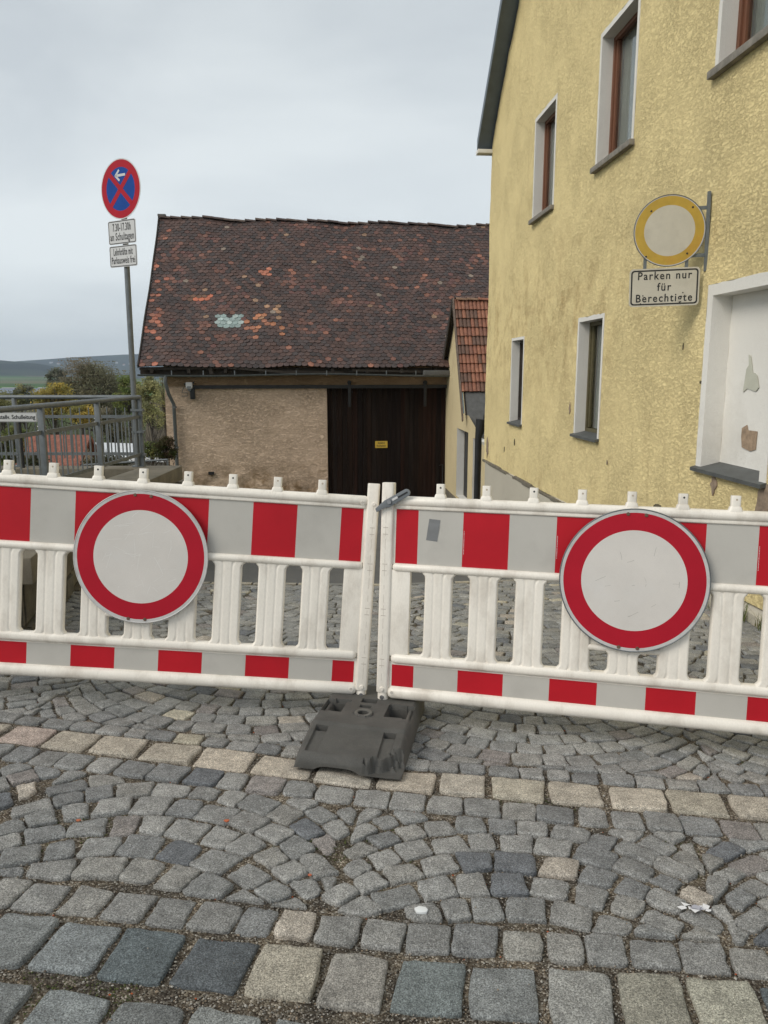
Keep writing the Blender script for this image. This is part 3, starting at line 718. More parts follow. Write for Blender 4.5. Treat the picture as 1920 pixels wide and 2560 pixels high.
    plate = disc([.300, .285, .2115], [M['sign_edge'], M['sign_red'], M['sign_white']], 'round_sign_plate', T)
    plate['label'] = 'round white sign plate with broad red border' + (', scratched centre' if worn else '')
    rim = MB(); rim.tube([(cx + .3 * math.cos(a), -.0455, cz + .3 * math.sin(a)) for a in [2 * math.pi * k / 72 for k in range(73)]], .0030, 6, cap=False); rim.build('rim', M['galv'] if not worn else M['sign_edge'], plate, smooth=True)
    for dx, dz in ((-.036, .290), (.036, .288), (-.045, -.272), (.030, -.272)):
        mb = MB(); mb.tube([(cx + dx, -.047, cz + dz - .012), (cx + dx, -.0505, cz + dz - .012)], [.0080, .0060], 10); mb.build('bolt', M['rusty'], plate)
    each('bracket', [B1(cx - .05, cx + .05, -.044, -.028, cz + .20, cz + .27), B1(cx - .05, cx + .05, -.044, -.008, cz - .28, cz - .24)], M['galv_dark'], plate)
    # fine scratches on the plate
    sc = MB(); ns = 46 if worn else 14
    for k in range(ns):
        a = random.random() * 6.28; r = .19 * math.sqrt(random.random()); x, z = cx + r * math.cos(a), cz + r * math.sin(a)
        an = random.choice([random.gauss(.45, .25), random.gauss(1.45, .25), random.random() * 3.1]); ln = random.uniform(.01, .10 if worn else .05); w = random.uniform(.0003, .0008); cv = random.uniform(-.15, .15)
        pts = []
        for q in range(6):
            t = q / 5; aa = an + cv * t
            pts.append((x + math.cos(aa) * ln * t, z + math.sin(aa) * ln * t))
        if any(math.hypot(p[0] - cx, p[1] - cz) > .205 for p in pts): continue
        for q in range(5):
            (xa, za), (xb, zb) = pts[q], pts[q + 1]; nx_, nz_ = -(zb - za), xb - xa; l = math.hypot(nx_, nz_) + 1e-9; nx_ *= w / l; nz_ *= w / l
            sc.add([(xa - nx_, -.0473, za - nz_), (xb - nx_, -.0473, zb - nz_), (xb + nx_, -.0473, zb + nz_), (xa + nx_, -.0473, za + nz_)], [(0, 1, 2, 3)], 0)
    merge(plate, sc, mat('scratch', (.80, .78, .75) if worn else (.38, .36, .33), .5))
    return T
def rodr(r):
    t = math.sqrt(sum(q * q for q in r)); return Matrix.Rotation(t, 4, Vector(r) / t)
ML_ = Matrix.Translation((-0.08084368, 3.36323806, -1.49300617)) @ rodr((-0.10256384, 0.06475107, 0.01378029))
MR_ = Matrix.Translation((-0.03277393, 3.32113545, -1.48039555)) @ rodr((-0.09890674, 0.01839367, -0.22099678))
BLft = barrier(ML_, -1, 'left red and white plastic barrier whose round plate has a scratched centre', 1.056, .606, True)
BRgt = barrier(MR_, 1, 'right red and white plastic barrier with grey latch and duct tape patch', 1.090, .6325, False)
# latch arm and tape on the right barrier
mb = MB(); A = Vector((-.012, 0, .884)); B = Vector((.116, 0, .960)); dr = (B - A).normalized(); nr = Vector((-dr.z, 0, dr.x))
outl = []
for k in range(13): a = R(-90 + 180 * k / 12); outl.append(B + dr * (.0165 * math.cos(a)) + nr * (.0165 * math.sin(a)))
outl += [A + dr * .045 + nr * .017, A + nr * .005 - dr * .01, A - nr * .012 - dr * .012, A + dr * .03 - nr * .012, A + dr * .05 - nr * .02]
mb.prism([(p.x, p.z) for p in outl], 1, -.046, -.034)
la = mb.build('latch', M['grey_plastic'], BRgt, bevel=.002)
mb = MB(); c = B + dr * .006
mb.bar(c - dr * .060 + Vector((0, -.0465, 0)), c + Vector((0, -.0465, 0)), .0015, .007, up=nr); mb.build('slot', M['black'], la)
mb = MB(); q = A + dr * .062
mb.tube([(q.x, -.045, q.z), (q.x, -.053, q.z)], [.011, .009], 16); mb.build('bolt', M['steel'], la, smooth=True)
mb = MB(); mb.bar(A + dr * .078 + Vector((0, -.0475, 0)) + nr * .002, A + dr * .105 + Vector((0, -.0475, 0)) + nr * .002, .002, .010, up=nr); mb.build('shim', M['plate_white'], la)
mb = MB(); tp = [(.217, .847), (.2665, .8435), (.2555, .747), (.2057, .7518)]
n = 6; vs = []
for j in range(n + 1):
    for i in range(4):
        s, t = i / 3, j / n; a = np.array(tp[0]) * (1 - s) + np.array(tp[1]) * s; b_ = np.array(tp[3]) * (1 - s) + np.array(tp[2]) * s; p = a * (1 - t) + b_ * t
        vs.append((p[0], -.0130 - random.uniform(0, .0009) - (.0012 if j in (2, 3) else 0), p[1]))
fs = [(j * 4 + i, j * 4 + i + 1, (j + 1) * 4 + i + 1, (j + 1) * 4 + i) for j in range(n) for i in range(3)]
mb.add(vs, fs); mb.build('tape_patch', M['tape'], BRgt)
# tiny print beside the red stripes
mb = MB()
for u in (.368, .768, 1.568):
    z = .80
    while z > .70: h_ = random.uniform(.0015, .004); mb.box(u + .004, u + .0065, -.0126, -.0121, z - h_, z); z -= h_ + random.uniform(.001, .003)
merge([c for c in BRgt.children if c.name.startswith('reflective_stripes')][0], mb, M['plate_white'])

# ------------------------------------------------------------------ BASE PLATE (height-field slab of recycled rubber)
A2 = Vector((.165, .986)); B2 = Vector((.986, -.165)); F0 = Vector((-.352, 2.765)); WB, LB = .422, .80
na, nb = 170, 96
aa = np.linspace(0, LB, na); bb = np.linspace(0, WB, nb); AA, BB = np.meshgrid(aa, bb, indexing='ij')
H = np.interp(AA, [0, .012, .03, .225, .245, .75, .785, .80], [.030, .052, .062, .098, .108, .108, .100, .070])
edge = np.minimum(BB, WB - BB); H = H - np.interp(edge, [0, .006, .02], [.055, .015, 0])
def rect(a0, a1, b0, b1): return (AA > a0) & (AA < a1) & (BB > b0) & (BB < b1)
H = np.where(rect(.37, .515, .026, .105), .012, H); H = np.where(rect(.505, .53, .05, .12), H - .02, H)
H = np.where(rect(.37, .515, .295, .396), .012, H); H = np.where(rect(.505, .53, .30, .37), H - .02, H)
bar_ = lambda b0: np.clip(1 - ((BB - b0) / .016) ** 2, 0, None)
for b0 in (.030, .392): H = np.where(rect(.362, .52, b0 - .016, b0 + .016), .055 + .035 * np.sqrt(bar_(b0)), H)
H = np.where(rect(.520, .565, .165, .232), .03, H); H = np.where(rect(.452, .482, .170, .222), .055, H)
for b0, b1 in ((.038, .088), (.322, .370)):
    H = np.where(rect(.198, .222, b0, b1), .055, H); H = np.where(rect(.035, .200, b0, b1), np.minimum(H, H - .010), H)
rc = np.hypot(AA - .378, BB - .203); H = np.where(rc < .040, np.maximum(H, .112), H); H = np.where(rc < .024, .03, H)
H = np.where((rc > .040) & (rc < .0435), H - .005, H)
brk = (BB - (WB - .125)) * .62 + (.062 - AA) + (fbm(AA * 38, BB * 38, 3, 3) - .47) * .09
H = np.where((BB > WB - .15) & (AA < .13), np.minimum(H, np.maximum(.105 - np.clip(brk, 0, 1) * 1.9 + (fbm(AA * 55, BB * 55, 4, 9) - .45) * .03, .006)), H)
H = H + (fbm(AA * 30, BB * 30, 3, 4) - .45) * .002
H = np.clip(H, .002, None)
vs = []; Zg = np.zeros((na, nb))
for i in range(na):
    for j in range(nb):
        p = F0 + A2 * aa[i] + B2 * bb[j]; zg = gf(p.x, p.y) + .010; Zg[i, j] = zg; vs.append((p.x, p.y, zg + H[i, j]))
I = np.arange(na * nb).reshape(na, nb); fs = np.stack([I[:-1, :-1], I[:-1, 1:], I[1:, 1:], I[1:, :-1]], -1).reshape(-1, 4).tolist()
per = [(i, 0) for i in range(na)] + [(na - 1, j) for j in range(1, nb)] + [(i, nb - 1) for i in range(na - 2, -1, -1)] + [(0, j) for j in range(nb - 2, 0, -1)]
o0 = len(vs)
for i, j in per:
    p = F0 + A2 * aa[i] + B2 * bb[j]; up_ = 0.0
    if i == 0: up_ = .018 * max(0, 1 - ((bb[j] - .17) / .09) ** 4) + .006
    vs.append((p.x, p.y, Zg[i, j] + up_ - .004))
n = len(per)
for k in range(n):
    k2 = (k + 1) % n; fs.append((int(I[per[k]]), int(I[per[k2]]), o0 + k2, o0 + k))
mb = MB(); mb.add(vs, fs)
bp = root('ballast_block', (0, 0, 0), 'black recycled rubber base plate with broken front corner under the barrier posts', 'ballast block')
mb.build('slab', M['rubber'], bp, smooth=40)
c = F0 + A2 * .378 + B2 * .203; zg = gf(c.x, c.y)
mb = MB(); prof = [(.024, .118), (.026, .123), (.037, .123), (.039, .118)]; nn_ = 32; vs = []
for r, z in prof:
    for k in range(nn_): a = 6.2832 * k / nn_; vs.append((c.x + r * math.cos(a), c.y + r * math.sin(a), zg + z + .002))
mb.add(vs, [(j * nn_ + k, j * nn_ + (k + 1) % nn_, (j + 1) * nn_ + (k + 1) % nn_, (j + 1) * nn_ + k) for j in range(3) for k in range(nn_)])
mb.build('socket_ring', mat('socket', (.13, .125, .11), .6, var=.2), bp, smooth=True)

# ------------------------------------------------------------------ YELLOW HOUSE
WA = math.atan2(1, -.075); HL = Matrix.Translation((3.1425, 0, 0)) @ Matrix.Rotation(WA, 4, 'Z')     # local x along wall (away), local y towards the street
KH = math.sqrt(1 + .075 ** 2)
house = root('yellow_house', None, 'yellow roughcast gable house with white framed windows on the right', 'house', mat=HL)
A0, A1 = 2.6, 15.30
def gable(a):   # wall top
    return np.interp(a, [2.6, 8.9, 15.30], [4.4, 10.03, 4.12])
# windows: (a0, a1, z0, z1) outer edge of the white surround
WIN = dict(W1=(11.09, 12.19, 2.24, 3.66), W2=(8.33, 9.45, 2.31, 3.72), W3=(5.56, 6.68, 2.36, 3.78), W4=(12.43, 13.26, -.83, .56), W5=(8.90, 9.81, -.763, .655), W6=(5.46, 6.525, -.785, .70))
BND = dict(W1=.055, W2=.055, W3=.055, W4=.045, W5=.05, W6=.09)
us = set(np.arange(A0, A1, .03).round(4).tolist() + [A1]); zs_ = set(np.arange(-1.70, 10.0, .03).round(4).tolist())
for w in WIN.values():
    for q, S in ((w[0], us), (w[1], us), (w[2], zs_), (w[3], zs_)):
        for r in [r for r in S if abs(r - q) < .016]: S.discard(r)
        S.add(q)
us = np.array(sorted(us)); zs_ = np.array(sorted(zs_))
UU, ZZ = np.meshgrid(us, zs_, indexing='ij'); ZC = np.minimum(ZZ, gable(UU) + 0 * ZZ)
D = (fbm(UU * .9, ZC * .9, 3, 21) - .45) * .07 + (fbm(UU * 5, ZC * 5, 3, 22) - .45) * .016
rel = np.abs(fbm(UU * 6 + ZC * 3, ZC * 11 - UU * 4, 3, 23) - .45)
dist = np.full(UU.shape, 9.)
for w in WIN.values():
    dd = np.maximum(np.maximum(w[0] - UU, UU - w[1]), np.maximum(w[2] - ZC, ZC - w[3])); dist = np.minimum(dist, np.abs(dd))
D = D * np.clip(dist / .12, 0.0, 1)
# swelling at the far corner and bulge between the storeys
XO = np.where(UU > 14.6, (fbm(ZC * .9, ZC * 0, 3, 31) - .45) * .10 * (UU - 14.6) / .7, 0)
I = np.arange(UU.size).reshape(UU.shape); uc = (UU[:-1, :-1] + UU[1:, 1:]) / 2; zc = (ZZ[:-1, :-1] + ZZ[1:, 1:]) / 2
ok = ZC[:-1, :-1] < ZC[1:, 1:] + 0; ok &= (np.minimum(ZC[:-1, 1:], ZC[1:, 1:]) - np.maximum(ZC[:-1, :-1], ZC[1:, :-1])) > -.2
ok &= (ZZ[:-1, :-1] < np.maximum(gable(UU[:-1, :-1]), gable(UU[1:, 1:])))
for w in WIN.values(): ok &= ~((uc > w[0]) & (uc < w[1]) & (zc > w[2]) & (zc < w[3]))
F = np.stack([I[:-1, :-1], I[:-1, 1:], I[1:, 1:], I[1:, :-1]], -1)[ok]
mb = MB(); mb.v = np.stack([UU + XO, D, ZC], -1).reshape(-1, 3).tolist(); mb.f = F.tolist(); mb.mi = [0] * len(mb.f)
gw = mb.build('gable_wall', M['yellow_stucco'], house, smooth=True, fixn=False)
# rest of the body
mb = MB(); y1 = -9.0
mb.add([(A1, -.02, -4), (A1, y1, -4), (A1, y1, 4.05), (A1, -.02, 4.05)], [(0, 1, 2, 3)]); mb.add([(A0, -.02, -4), (A0, y1, -4), (A0, y1, 4.4), (A0, -.02, 4.4)], [(0, 3, 2, 1)])
mb.add([(A0, y1, -4), (A1, y1, -4), (A1, y1, 4.05), (8.9, y1, 9.95), (A0, y1, 4.4)], [(0, 1, 2, 3, 4)])
mb.add([(A0, -.45, -3), (A1 - .02, -.45, -3), (A1 - .02, -.45, 3.9), (8.9, -.45, 9.4), (A0, -.45, 4.2)], [(0, 1, 2, 3, 4)])
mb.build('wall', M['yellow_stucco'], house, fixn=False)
mb = MB(); pl = [(a, .035 + .012 * math.sin(a * 3)) for a in np.arange(A0, A1 + .01, .4)]
vs = []
for a, y in pl: vs += [(a, y, -4.2), (a, y, -1.735 + .02 * math.sin(a * 2.1)), (a, -.03, -1.695 + .02 * math.sin(a * 2.1))]
fs = []
for k in range(len(pl) - 1):
    q = k * 3; fs += [(q, q + 3, q + 4, q + 1), (q + 1, q + 4, q + 5, q + 2)]
e_ = (len(pl) - 1) * 3; vs += [(A1, -.6, -4.2), (A1, -.6, -1.70)]; fs.append((e_, len(vs) - 2, len(vs) - 1, e_ + 1))
mb.add(vs, fs); mb.build('plinth', M['plinth'], house, fixn=False)
mb = MB(); 
for k in range(14):
    a = 8.0 + k * (A1 - 8.0) / 14; mb.box(a, a + (A1 - 8.0) / 14 - .001, .0, .040 + random.uniform(0, .008), -1.748 + random.uniform(-.01, .01), -1.700 + random.uniform(-.012, .012))
mb.build('plinth_ledge', M['concrete'], house, bevel=.006)
# roof and barge boards
mb = MB(); rid = (8.9, 10.05)
pts = [(15.40, 4.08), (15.36, 4.11), (8.9, 10.08), (2.0, 3.94)]
for i in range(len(pts) - 1):
    (a, z), (b_, w) = pts[i], pts[i + 1]
    mb.add([(a, .24, z), (b_, .24, w), (b_, -9.2, w), (a, -9.2, z), (a, .24, z + .12), (b_, .24, w + .12), (b_, -9.2, w + .12), (a, -9.2, z + .12)], [(0, 1, 2, 3), (4, 7, 6, 5), (0, 4, 5, 1), (1, 5, 6, 2), (2, 6, 7, 3), (3, 7, 4, 0)])
rf = mb.build('roof', M['fascia'], house)
mb = MB()
for i in range(1, len(pts) - 1):
    (a, z), (b_, w) = pts[i], pts[i + 1]
    mb.add([(a, .262, z - .04), (b_, .262, w - .04), (b_, .262, w + .14), (a, .262, z + .14), (a, .238, z - .04), (b_, .238, w - .04), (b_, .238, w + .14), (a, .238, z + .14)], [(0, 1, 2, 3), (4, 7, 6, 5), (0, 4, 5, 1), (2, 6, 7, 3)])
mb.build('barge_board', M['fascia'], rf)
mb = MB(); mb.box(15.22, 15.42, -.05, .27, 3.99, 4.06); mb.build('soffit', M['white_paint'], rf, bevel=.01)
# windows
def window(key, frame_mat, kind):
    a0, a1, z0, z1 = WIN[key]; bd = BND[key]; dp = -.16
    i0, i1, j0, j1 = a0 + bd, a1 - bd, z0 + (.0 if kind != 'x' else 0), z1 - bd
    mb = MB(); pf = .006
    # surround: band left, right, top (mitred strips, slightly proud) and reveals
    def band(q): mb.add(q, [(0, 1, 2, 3)])
    n = 14
    def strip(p0, p1, q0, q1):
        vs = []
        for k in range(n + 1):
            t = k / n; jt = random.gauss(0, .0035) if 0 < k < n else 0
            vs += [(p0[0] + (p1[0] - p0[0]) * t + (jt if p0[0] == p1[0] else 0), pf, p0[1] + (p1[1] - p0[1]) * t + (jt if p0[1] == p1[1] else 0)),
                   (q0[0] + (q1[0] - q0[0]) * t, pf, q0[1] + (q1[1] - q0[1]) * t)]
        mb.add(vs, [(2 * k, 2 * k + 1, 2 * k + 3, 2 * k + 2) for k in range(n)])
    strip((a0, z0), (a0, z1), (i0, j0), (i0, j1)); strip((a1, z0), (a1, z1), (i1, j0), (i1, j1)); strip((a0, z1), (a1, z1), (i0, j1), (i1, j1))
    mb.add([(i0, pf, j0), (i0, dp, j0), (i0, dp, j1), (i0, pf, j1)], [(0, 1, 2, 3)]); mb.add([(i1, pf, j0), (i1, dp, j0), (i1, dp, j1), (i1, pf, j1)], [(0, 1, 2, 3)])
    mb.add([(i0, pf, j1), (i0, dp, j1), (i1, dp, j1), (i1, pf, j1)], [(0, 1, 2, 3)]); mb.add([(i0, pf, j0), (i1, pf, j0), (i1, dp, j0), (i0, dp, j0)], [(0, 1, 2, 3)])
    # outer return so the band has thickness
    for (p, q) in (((a0, z0), (a0, z1)), ((a1, z0), (a1, z1)), ((a0, z1), (a1, z1))): mb.add([(p[0], pf, p[1]), (q[0], pf, q[1]), (q[0], -.05, q[1]), (p[0], -.05, p[1])], [(0, 1, 2, 3)])
    wo = mb.build('window', M['white_paint'], house, fixn=False)
    # sill
    mb = MB()
    if key in ('W1', 'W2', 'W3'): mb.box(a0 - .03, a1 + .03, dp, .055, z0 - .055, z0 + .004); mb.build('sill', M['sill'], wo, bevel=.006)
    else:
        mb.add([(a0 - .005, dp, z0 + .045), (a1 + .005, dp, z0 + .045), (a1 + .005, .05, z0 - .005), (a0 - .005, .05, z0 - .005), (a0 - .005, dp, z0 + .01), (a1 + .005, dp, z0 + .01), (a1 + .005, .05, z0 - .035), (a0 - .005, .05, z0 - .035)], [(0, 1, 2, 3), (4, 7, 6, 5), (2, 6, 7, 3), (0, 3, 7, 4), (1, 5, 6, 2)])
        mb.build('sill', M['slate_sill'], wo)
    if kind == 'blocked':
        mb = MB(); nI, nJ = 20, 30; vs = []
        for i in range(nI + 1):
            for j in range(nJ + 1): vs.append((i0 + (i1 - i0) * i / nI, dp + .0012 * math.sin(i * 1.3 + j * .8), j0 + (j1 - j0) * j / nJ))
        mb.add(vs, [(i * (nJ + 1) + j, i * (nJ + 1) + j + 1, (i + 1) * (nJ + 1) + j + 1, (i + 1) * (nJ + 1) + j) for i in range(nI) for j in range(nJ)])
        mb.build('blocking_panel', M['white_paint'], wo, smooth=True)
        def flake(cx, cz, pts, mt, nm):
            mb = MB(); mb.prism([(cx + p[0], cz + p[1]) for p in pts], 1, dp + .004, dp + .0085); mb.build(nm, mt, wo)
        flake(i0 + .50, j0 + .76, [(.10, -.13), (.04, -.10), (-.08, -.12), (-.12, -.09), (-.085, 0), (-.05, .02), (-.02, .02), (.03, .15), (.06, .16), (.045, .08), (.075, .05)], mat('bare_plaster', (.50, .50, .42), .9, var=.1), 'bare_plaster_patch')
        flake(i0 + .45, j0 + .30, [(.12, -.02), (.10, -.10), (-.02, -.12), (-.10, -.10), (-.10, .04), (.03, .04), (.05, .08), (.12, .05)], mat('bare_stone', (.33, .24, .165), .95, var=.3, vscale=20, bump=.6), 'bare_masonry_patch')
        return wo
    mb = MB(); y0, y1 = dp - .03, dp + .035; fw_ = .048
    mb.box(i0, i0 + fw_, y0, y1, j0, j1); mb.box(i1 - fw_, i1, y0, y1, j0, j1); mb.box(i0 + fw_, i1 - fw_, y0, y1, j1 - fw_, j1); mb.box(i0 + fw_, i1 - fw_, y0, y1, j0 + .03, j0 + .03 + fw_)
    g0, g1 = i0 + fw_, i1 - fw_
    mb.box(g0, g0 + .045, y0 - .005, y1 - .018, j0 + .09, j1 - fw_); mb.box(g1 - .045, g1, y0 - .005, y1 - .018, j0 + .09, j1 - fw_)
    mb.build('window_frame', frame_mat, wo, bevel=.003)
    mb = MB(); mb.box(g0, g1, dp - .012, dp - .006, j0 + .05, j1 - fw_); mb.build('pane', M['glass'], wo)
    mb = MB(); n = 40; vs = []
    for k in range(n + 1):
        x = g0 + (g1 - g0) * k / n; y = dp - .07 + .012 * math.sin(k * 1.9) ; vs += [(x, y, j0 + .03), (x, y, j1 - .03)]
    mb.add(vs, [(2 * k, 2 * k + 1, 2 * k + 3, 2 * k + 2) for k in range(n)]); mb.build('curtain', M['curtain'], wo, smooth=True)
    return wo
window('W1', M['wood_frame'], ''); window('W2', M['wood_frame'], ''); window('W3', M['wood_frame'], ''); window('W4', M['dark_wood'], ''); window('W5', M['olive_frame'], ''); window('W6', None, 'blocked')
# patches where the render has fallen off
def patch(px, py, size, seed, mt, asp=1.6, nm='bare_render_patch'):
    d = ray(px, py); y = 3.1425 / (d.x + .075); a = y * KH; z = d.z * y; r = random.Random(seed); n = 16
    pts = [(a + math.cos(k * 6.2832 / n) * size * r.uniform(.6, 1.15), z + math.sin(k * 6.2832 / n) * size * asp * r.uniform(.6, 1.15)) for k in range(n)]
    ia = int(np.argmin(abs(us - a))); iz = int(np.argmin(abs(zs_ - z))); y0 = float(D[max(0, ia - 4):ia + 5, max(0, iz - 6):iz + 7].max())
    mb = MB(); mb.prism(pts, 1, -.01, y0 + .003); mb.build(nm, mt, gw, bevel=.002)
BR = mat('bare_masonry', (.27, .205, .15), .95, var=.3, vscale=18, bump=.7, bscale=30, bdist=.01)
GRN = mat('crumbled_edge', (.10, .085, .05), .95, var=.3, vscale=18)
patch(1786, 1212, .05, 2, BR, 1.7); patch(1912, 1260, .13, 3, BR, 1.5); patch(1516, 1156, .018, 4, BR, 1.7); patch(1219, 1118, .10, 5, BR, 2.2); patch(1428, 1020, .028, 6, BR, 2.8)
patch(1648, 1270, .13, 8, GRN, .35); patch(1287, 1105, .016, 10, GRN, 3.2); patch(1262, 1125, .014, 11, GRN, 4); patch(1711, 866, .012, 12, GRN, 2.6); patch(1754, 955, .014, 13, GRN, 1)

# parking sign hung on the house wall
TW = Matrix.Translation(at(1770, 577, 6.597)) ; 
def wallp(px, py): d = ray(px, py); y = 3.1425 / (d.x + .075); return d * y
wb = wallp(1769, 577)
PSr = root('parking_sign', None, 'faded yellow ringed round sign and parking plate on a bracket on the yellow wall', 'sign', mat=Matrix.Translation(wb) @ Matrix.Rotation(R(-10), 4, 'Z') @ Matrix.Rotation(R(-1.2), 4, 'Y'))
# local: x right, z up, y away
depth = wb.y
def loc_(px, py):   # point of the sign plane for a pixel
    Mi = PSr.matrix_world.inverted() if False else (Matrix.Translation(wb) @ Matrix.Rotation(R(-10), 4, 'Z') @ Matrix.Rotation(R(-1.2), 4, 'Y')).inverted()
    o = Mi @ Vector((0, 0, 0)); d = (Mi.to_3x3() @ ray(px, py)); t = -o.y / d.y; return o + d * t
c0 = loc_(1673.5, 577); 
mb = MB(); zt, zb = loc_(1775, 478).z, loc_(1764, 678).z
mb.box(-.012, .012, -.008, .022, zb, zt); 
for zz in (loc_(1755, 519).z, loc_(1740, 638).z): mb.box(c0.x + .1, -.012, .004, .018, zz - .014, zz + .014)
pz = loc_(1660, 718)
for xx in (loc_(1613, 655).x, loc_(1717, 655).x): mb.box(xx - .013, xx + .013, .002, .014, pz.z - .1, c0.z + .1)
mb.build('bracket', M['galv_dark'], PSr)
def ldisc(cx, cz, rs, mats, par, y, n=72, name='round_plate', th=.003):
    mb = MB(); nr = len(rs)
    for r in rs:
        for k in range(n): a = 2 * math.pi * k / n; mb.v.append((cx + r * math.cos(a), y, cz + r * math.sin(a)))
    mb.v.append((cx, y, cz))
    for j in range(nr - 1):
        for k in range(n): mb.f.append((j * n + k, j * n + (k + 1) % n, (j + 1) * n + (k + 1) % n, (j + 1) * n + k)); mb.mi.append(j)
    for k in range(n): mb.f.append(((nr - 1) * n + k, (nr - 1) * n + (k + 1) % n, nr * n)); mb.mi.append(nr - 1)
    bk = len(mb.v)
    for k in range(n): a = 2 * math.pi * k / n; mb.v.append((cx + rs[0] * math.cos(a), y + th, cz + rs[0] * math.sin(a)))
    for k in range(n): mb.f.append((k, (k + 1) % n, bk + (k + 1) % n, bk + k)); mb.mi.append(0)
    mb.f.append(tuple(bk + k for k in range(n))); mb.mi.append(0)
    return mb.build(name, mats, par)
rd = (loc_(1763, 577).x - loc_(1584, 577).x) / 2
dp_ = ldisc(c0.x, c0.z, [rd, rd * .965, rd * .712], [M['sign_edge'], M['yellow_ring'], M['plate_cream']], PSr, -.004)
mb = MB(); mb.tube([(c0.x + rd * math.cos(a), -.0035, c0.z + rd * math.sin(a)) for a in [2 * math.pi * k / 60 for k in range(61)]], .004, 6, cap=False); mb.build('rim', M['galv'], dp_, smooth=True)
for dx, dz in ((-.53, .57), (.62, .62), (-.63, -.70), (.52, -.66)):
    mb = MB(); mb.tube([(c0.x + dx * rd, -.004, c0.z + dz * rd), (c0.x + dx * rd, -.007, c0.z + dz * rd)], .008, 10); mb.build('bolt', M['dark_metal'], dp_)
def plate(cx, cz, w, h, par, y, bg, border=True, bw=.012, r=.03, name='text_plate', inset=.012):
    mb = MB(); mb.prism(rrprofile(cx - w / 2, cx + w / 2, cz - h / 2, cz + h / 2, r, 5), 1, y, y + .003); po = mb.build(name, bg, par)
    if border:
        o = rrprofile(cx - w / 2 + inset, cx + w / 2 - inset, cz - h / 2 + inset, cz + h / 2 - inset, r * .85, 5); i = rrprofile(cx - w / 2 + inset + bw, cx + w / 2 - inset - bw, cz - h / 2 + inset + bw, cz + h / 2 - inset - bw, r * .6, 5); n = len(o)
        mb = MB(); mb.add([(p[0], y - .0006, p[1]) for p in o] + [(p[0], y - .0006, p[1]) for p in i], [(k, (k + 1) % n, n + (k + 1) % n, n + k) for k in range(n)]); mb.build('border', M['black'], po)
    return po
pw = loc_(1747, 718).x - loc_(1572, 718).x; ph = loc_(1660, 670).z - loc_(1660, 765).z
pp = plate(pz.x, pz.z, pw, ph, PSr, -.004, M['plate_cream'])
for s_, dz in (('Parken nur', .30), ('für', 0.0), ('Berechtigte', -.29)):
    text(s_, .088 * ph / .30, M['black'], pp, (pz.x, -.0048, pz.z + dz * ph), sx=.88 if s_ != 'für' else .9, bold=.0012, spacing=1.22)
for dx, dz in ((-.33, -.42), (.24, -.40), (-.3, -.21), (.27, -.16)):
    mb = MB(); mb.tube([(pz.x + dx * pw, -.004, pz.z + dz * ph), (pz.x + dx * pw, -.006, pz.z + dz * ph)], .0055, 8); mb.build('bolt', M['dark_metal'], pp)

# ------------------------------------------------------------------ BARN
BL = Matrix.Translation((-7.08, 22.6, 0)) @ Matrix.Rotation(R(8), 4, 'Z')
barn = root('barn', None, 'old brown rendered barn with mossy plain tile roof and dark sliding gate', 'barn', mat=BL)
LBn = 14.5; WX0 = .62; GX0, GX1, GZT = 5.45, 9.20, -.44; WY = .5
def surf(us, zs, yfun, mt, name, par, hole=None, sd_=0):
    U, Z = np.meshgrid(us, zs, indexing='ij'); Yv = yfun(U, Z); I = np.arange(U.size).reshape(U.shape); uc = (U[:-1, :-1] + U[1:, 1:]) / 2; zc = (Z[:-1, :-1] + Z[1:, 1:]) / 2
    ok = np.ones(uc.shape, bool)
    if hole: ok &= ~((uc > hole[0]) & (uc < hole[1]) & (zc < hole[2]))
    mb = MB(); mb.v = np.stack([U, Yv, Z], -1).reshape(-1, 3).tolist(); mb.f = np.stack([I[:-1, :-1], I[1:, :-1], I[1:, 1:], I[:-1, 1:]], -1)[ok].tolist(); mb.mi = [0] * len(mb.f)
    return mb.build(name, mt, par, smooth=True, fixn=False)
ua = np.concatenate([np.linspace(WX0, GX0, 100), np.linspace(GX0, GX1, 30)[1:], np.linspace(GX1, LBn, 40)[1:]]); za = np.concatenate([np.linspace(-5.6, GZT, 110), np.linspace(GZT, .5, 20)[1:]])
def wy(U, Z):
    band = np.where(Z > GZT + .02, 0, 1)
    lowbul = np.clip((-2.7 - Z) / .8, 0, 1) * (fbm(U * 2.2, Z * 2.6, 4, 44) - .4) * .16
    return WY - (fbm(U * 1.1, Z * 1.4, 3, 41) - .45) * .05 - (fbm(U * 4, Z * 12, 3, 42) - .45) * .03 * band - lowbul
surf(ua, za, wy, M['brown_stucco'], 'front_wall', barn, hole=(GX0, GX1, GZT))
mb = MB()   # gable walls, back wall
for x in (WX0, LBn): mb.add([(x, WY, -5.6), (x, 11.5, -5.6), (x, 11.5, .4), (x, 6.0, 5.25), (x, WY, .35)], [(0, 1, 2, 3, 4)])
mb.add([(WX0, 11.5, -5.6), (LBn, 11.5, -5.6), (LBn, 11.5, .4), (WX0, 11.5, .4)], [(0, 1, 2, 3)])
mb.add([(GX0, WY, -5), (GX0, WY + .3, -5), (GX0, WY + .3, GZT), (GX0, WY, GZT)], [(0, 1, 2, 3)]); mb.add([(GX0 - .1, WY + .3, -5), (GX1 + .2, WY + .3, -5), (GX1 + .2, WY + .3, 0), (GX0 - .1, WY + .3, 0)], [(0, 1, 2, 3)])
mb.build('wall', M['brown_stucco'], barn, fixn=False)
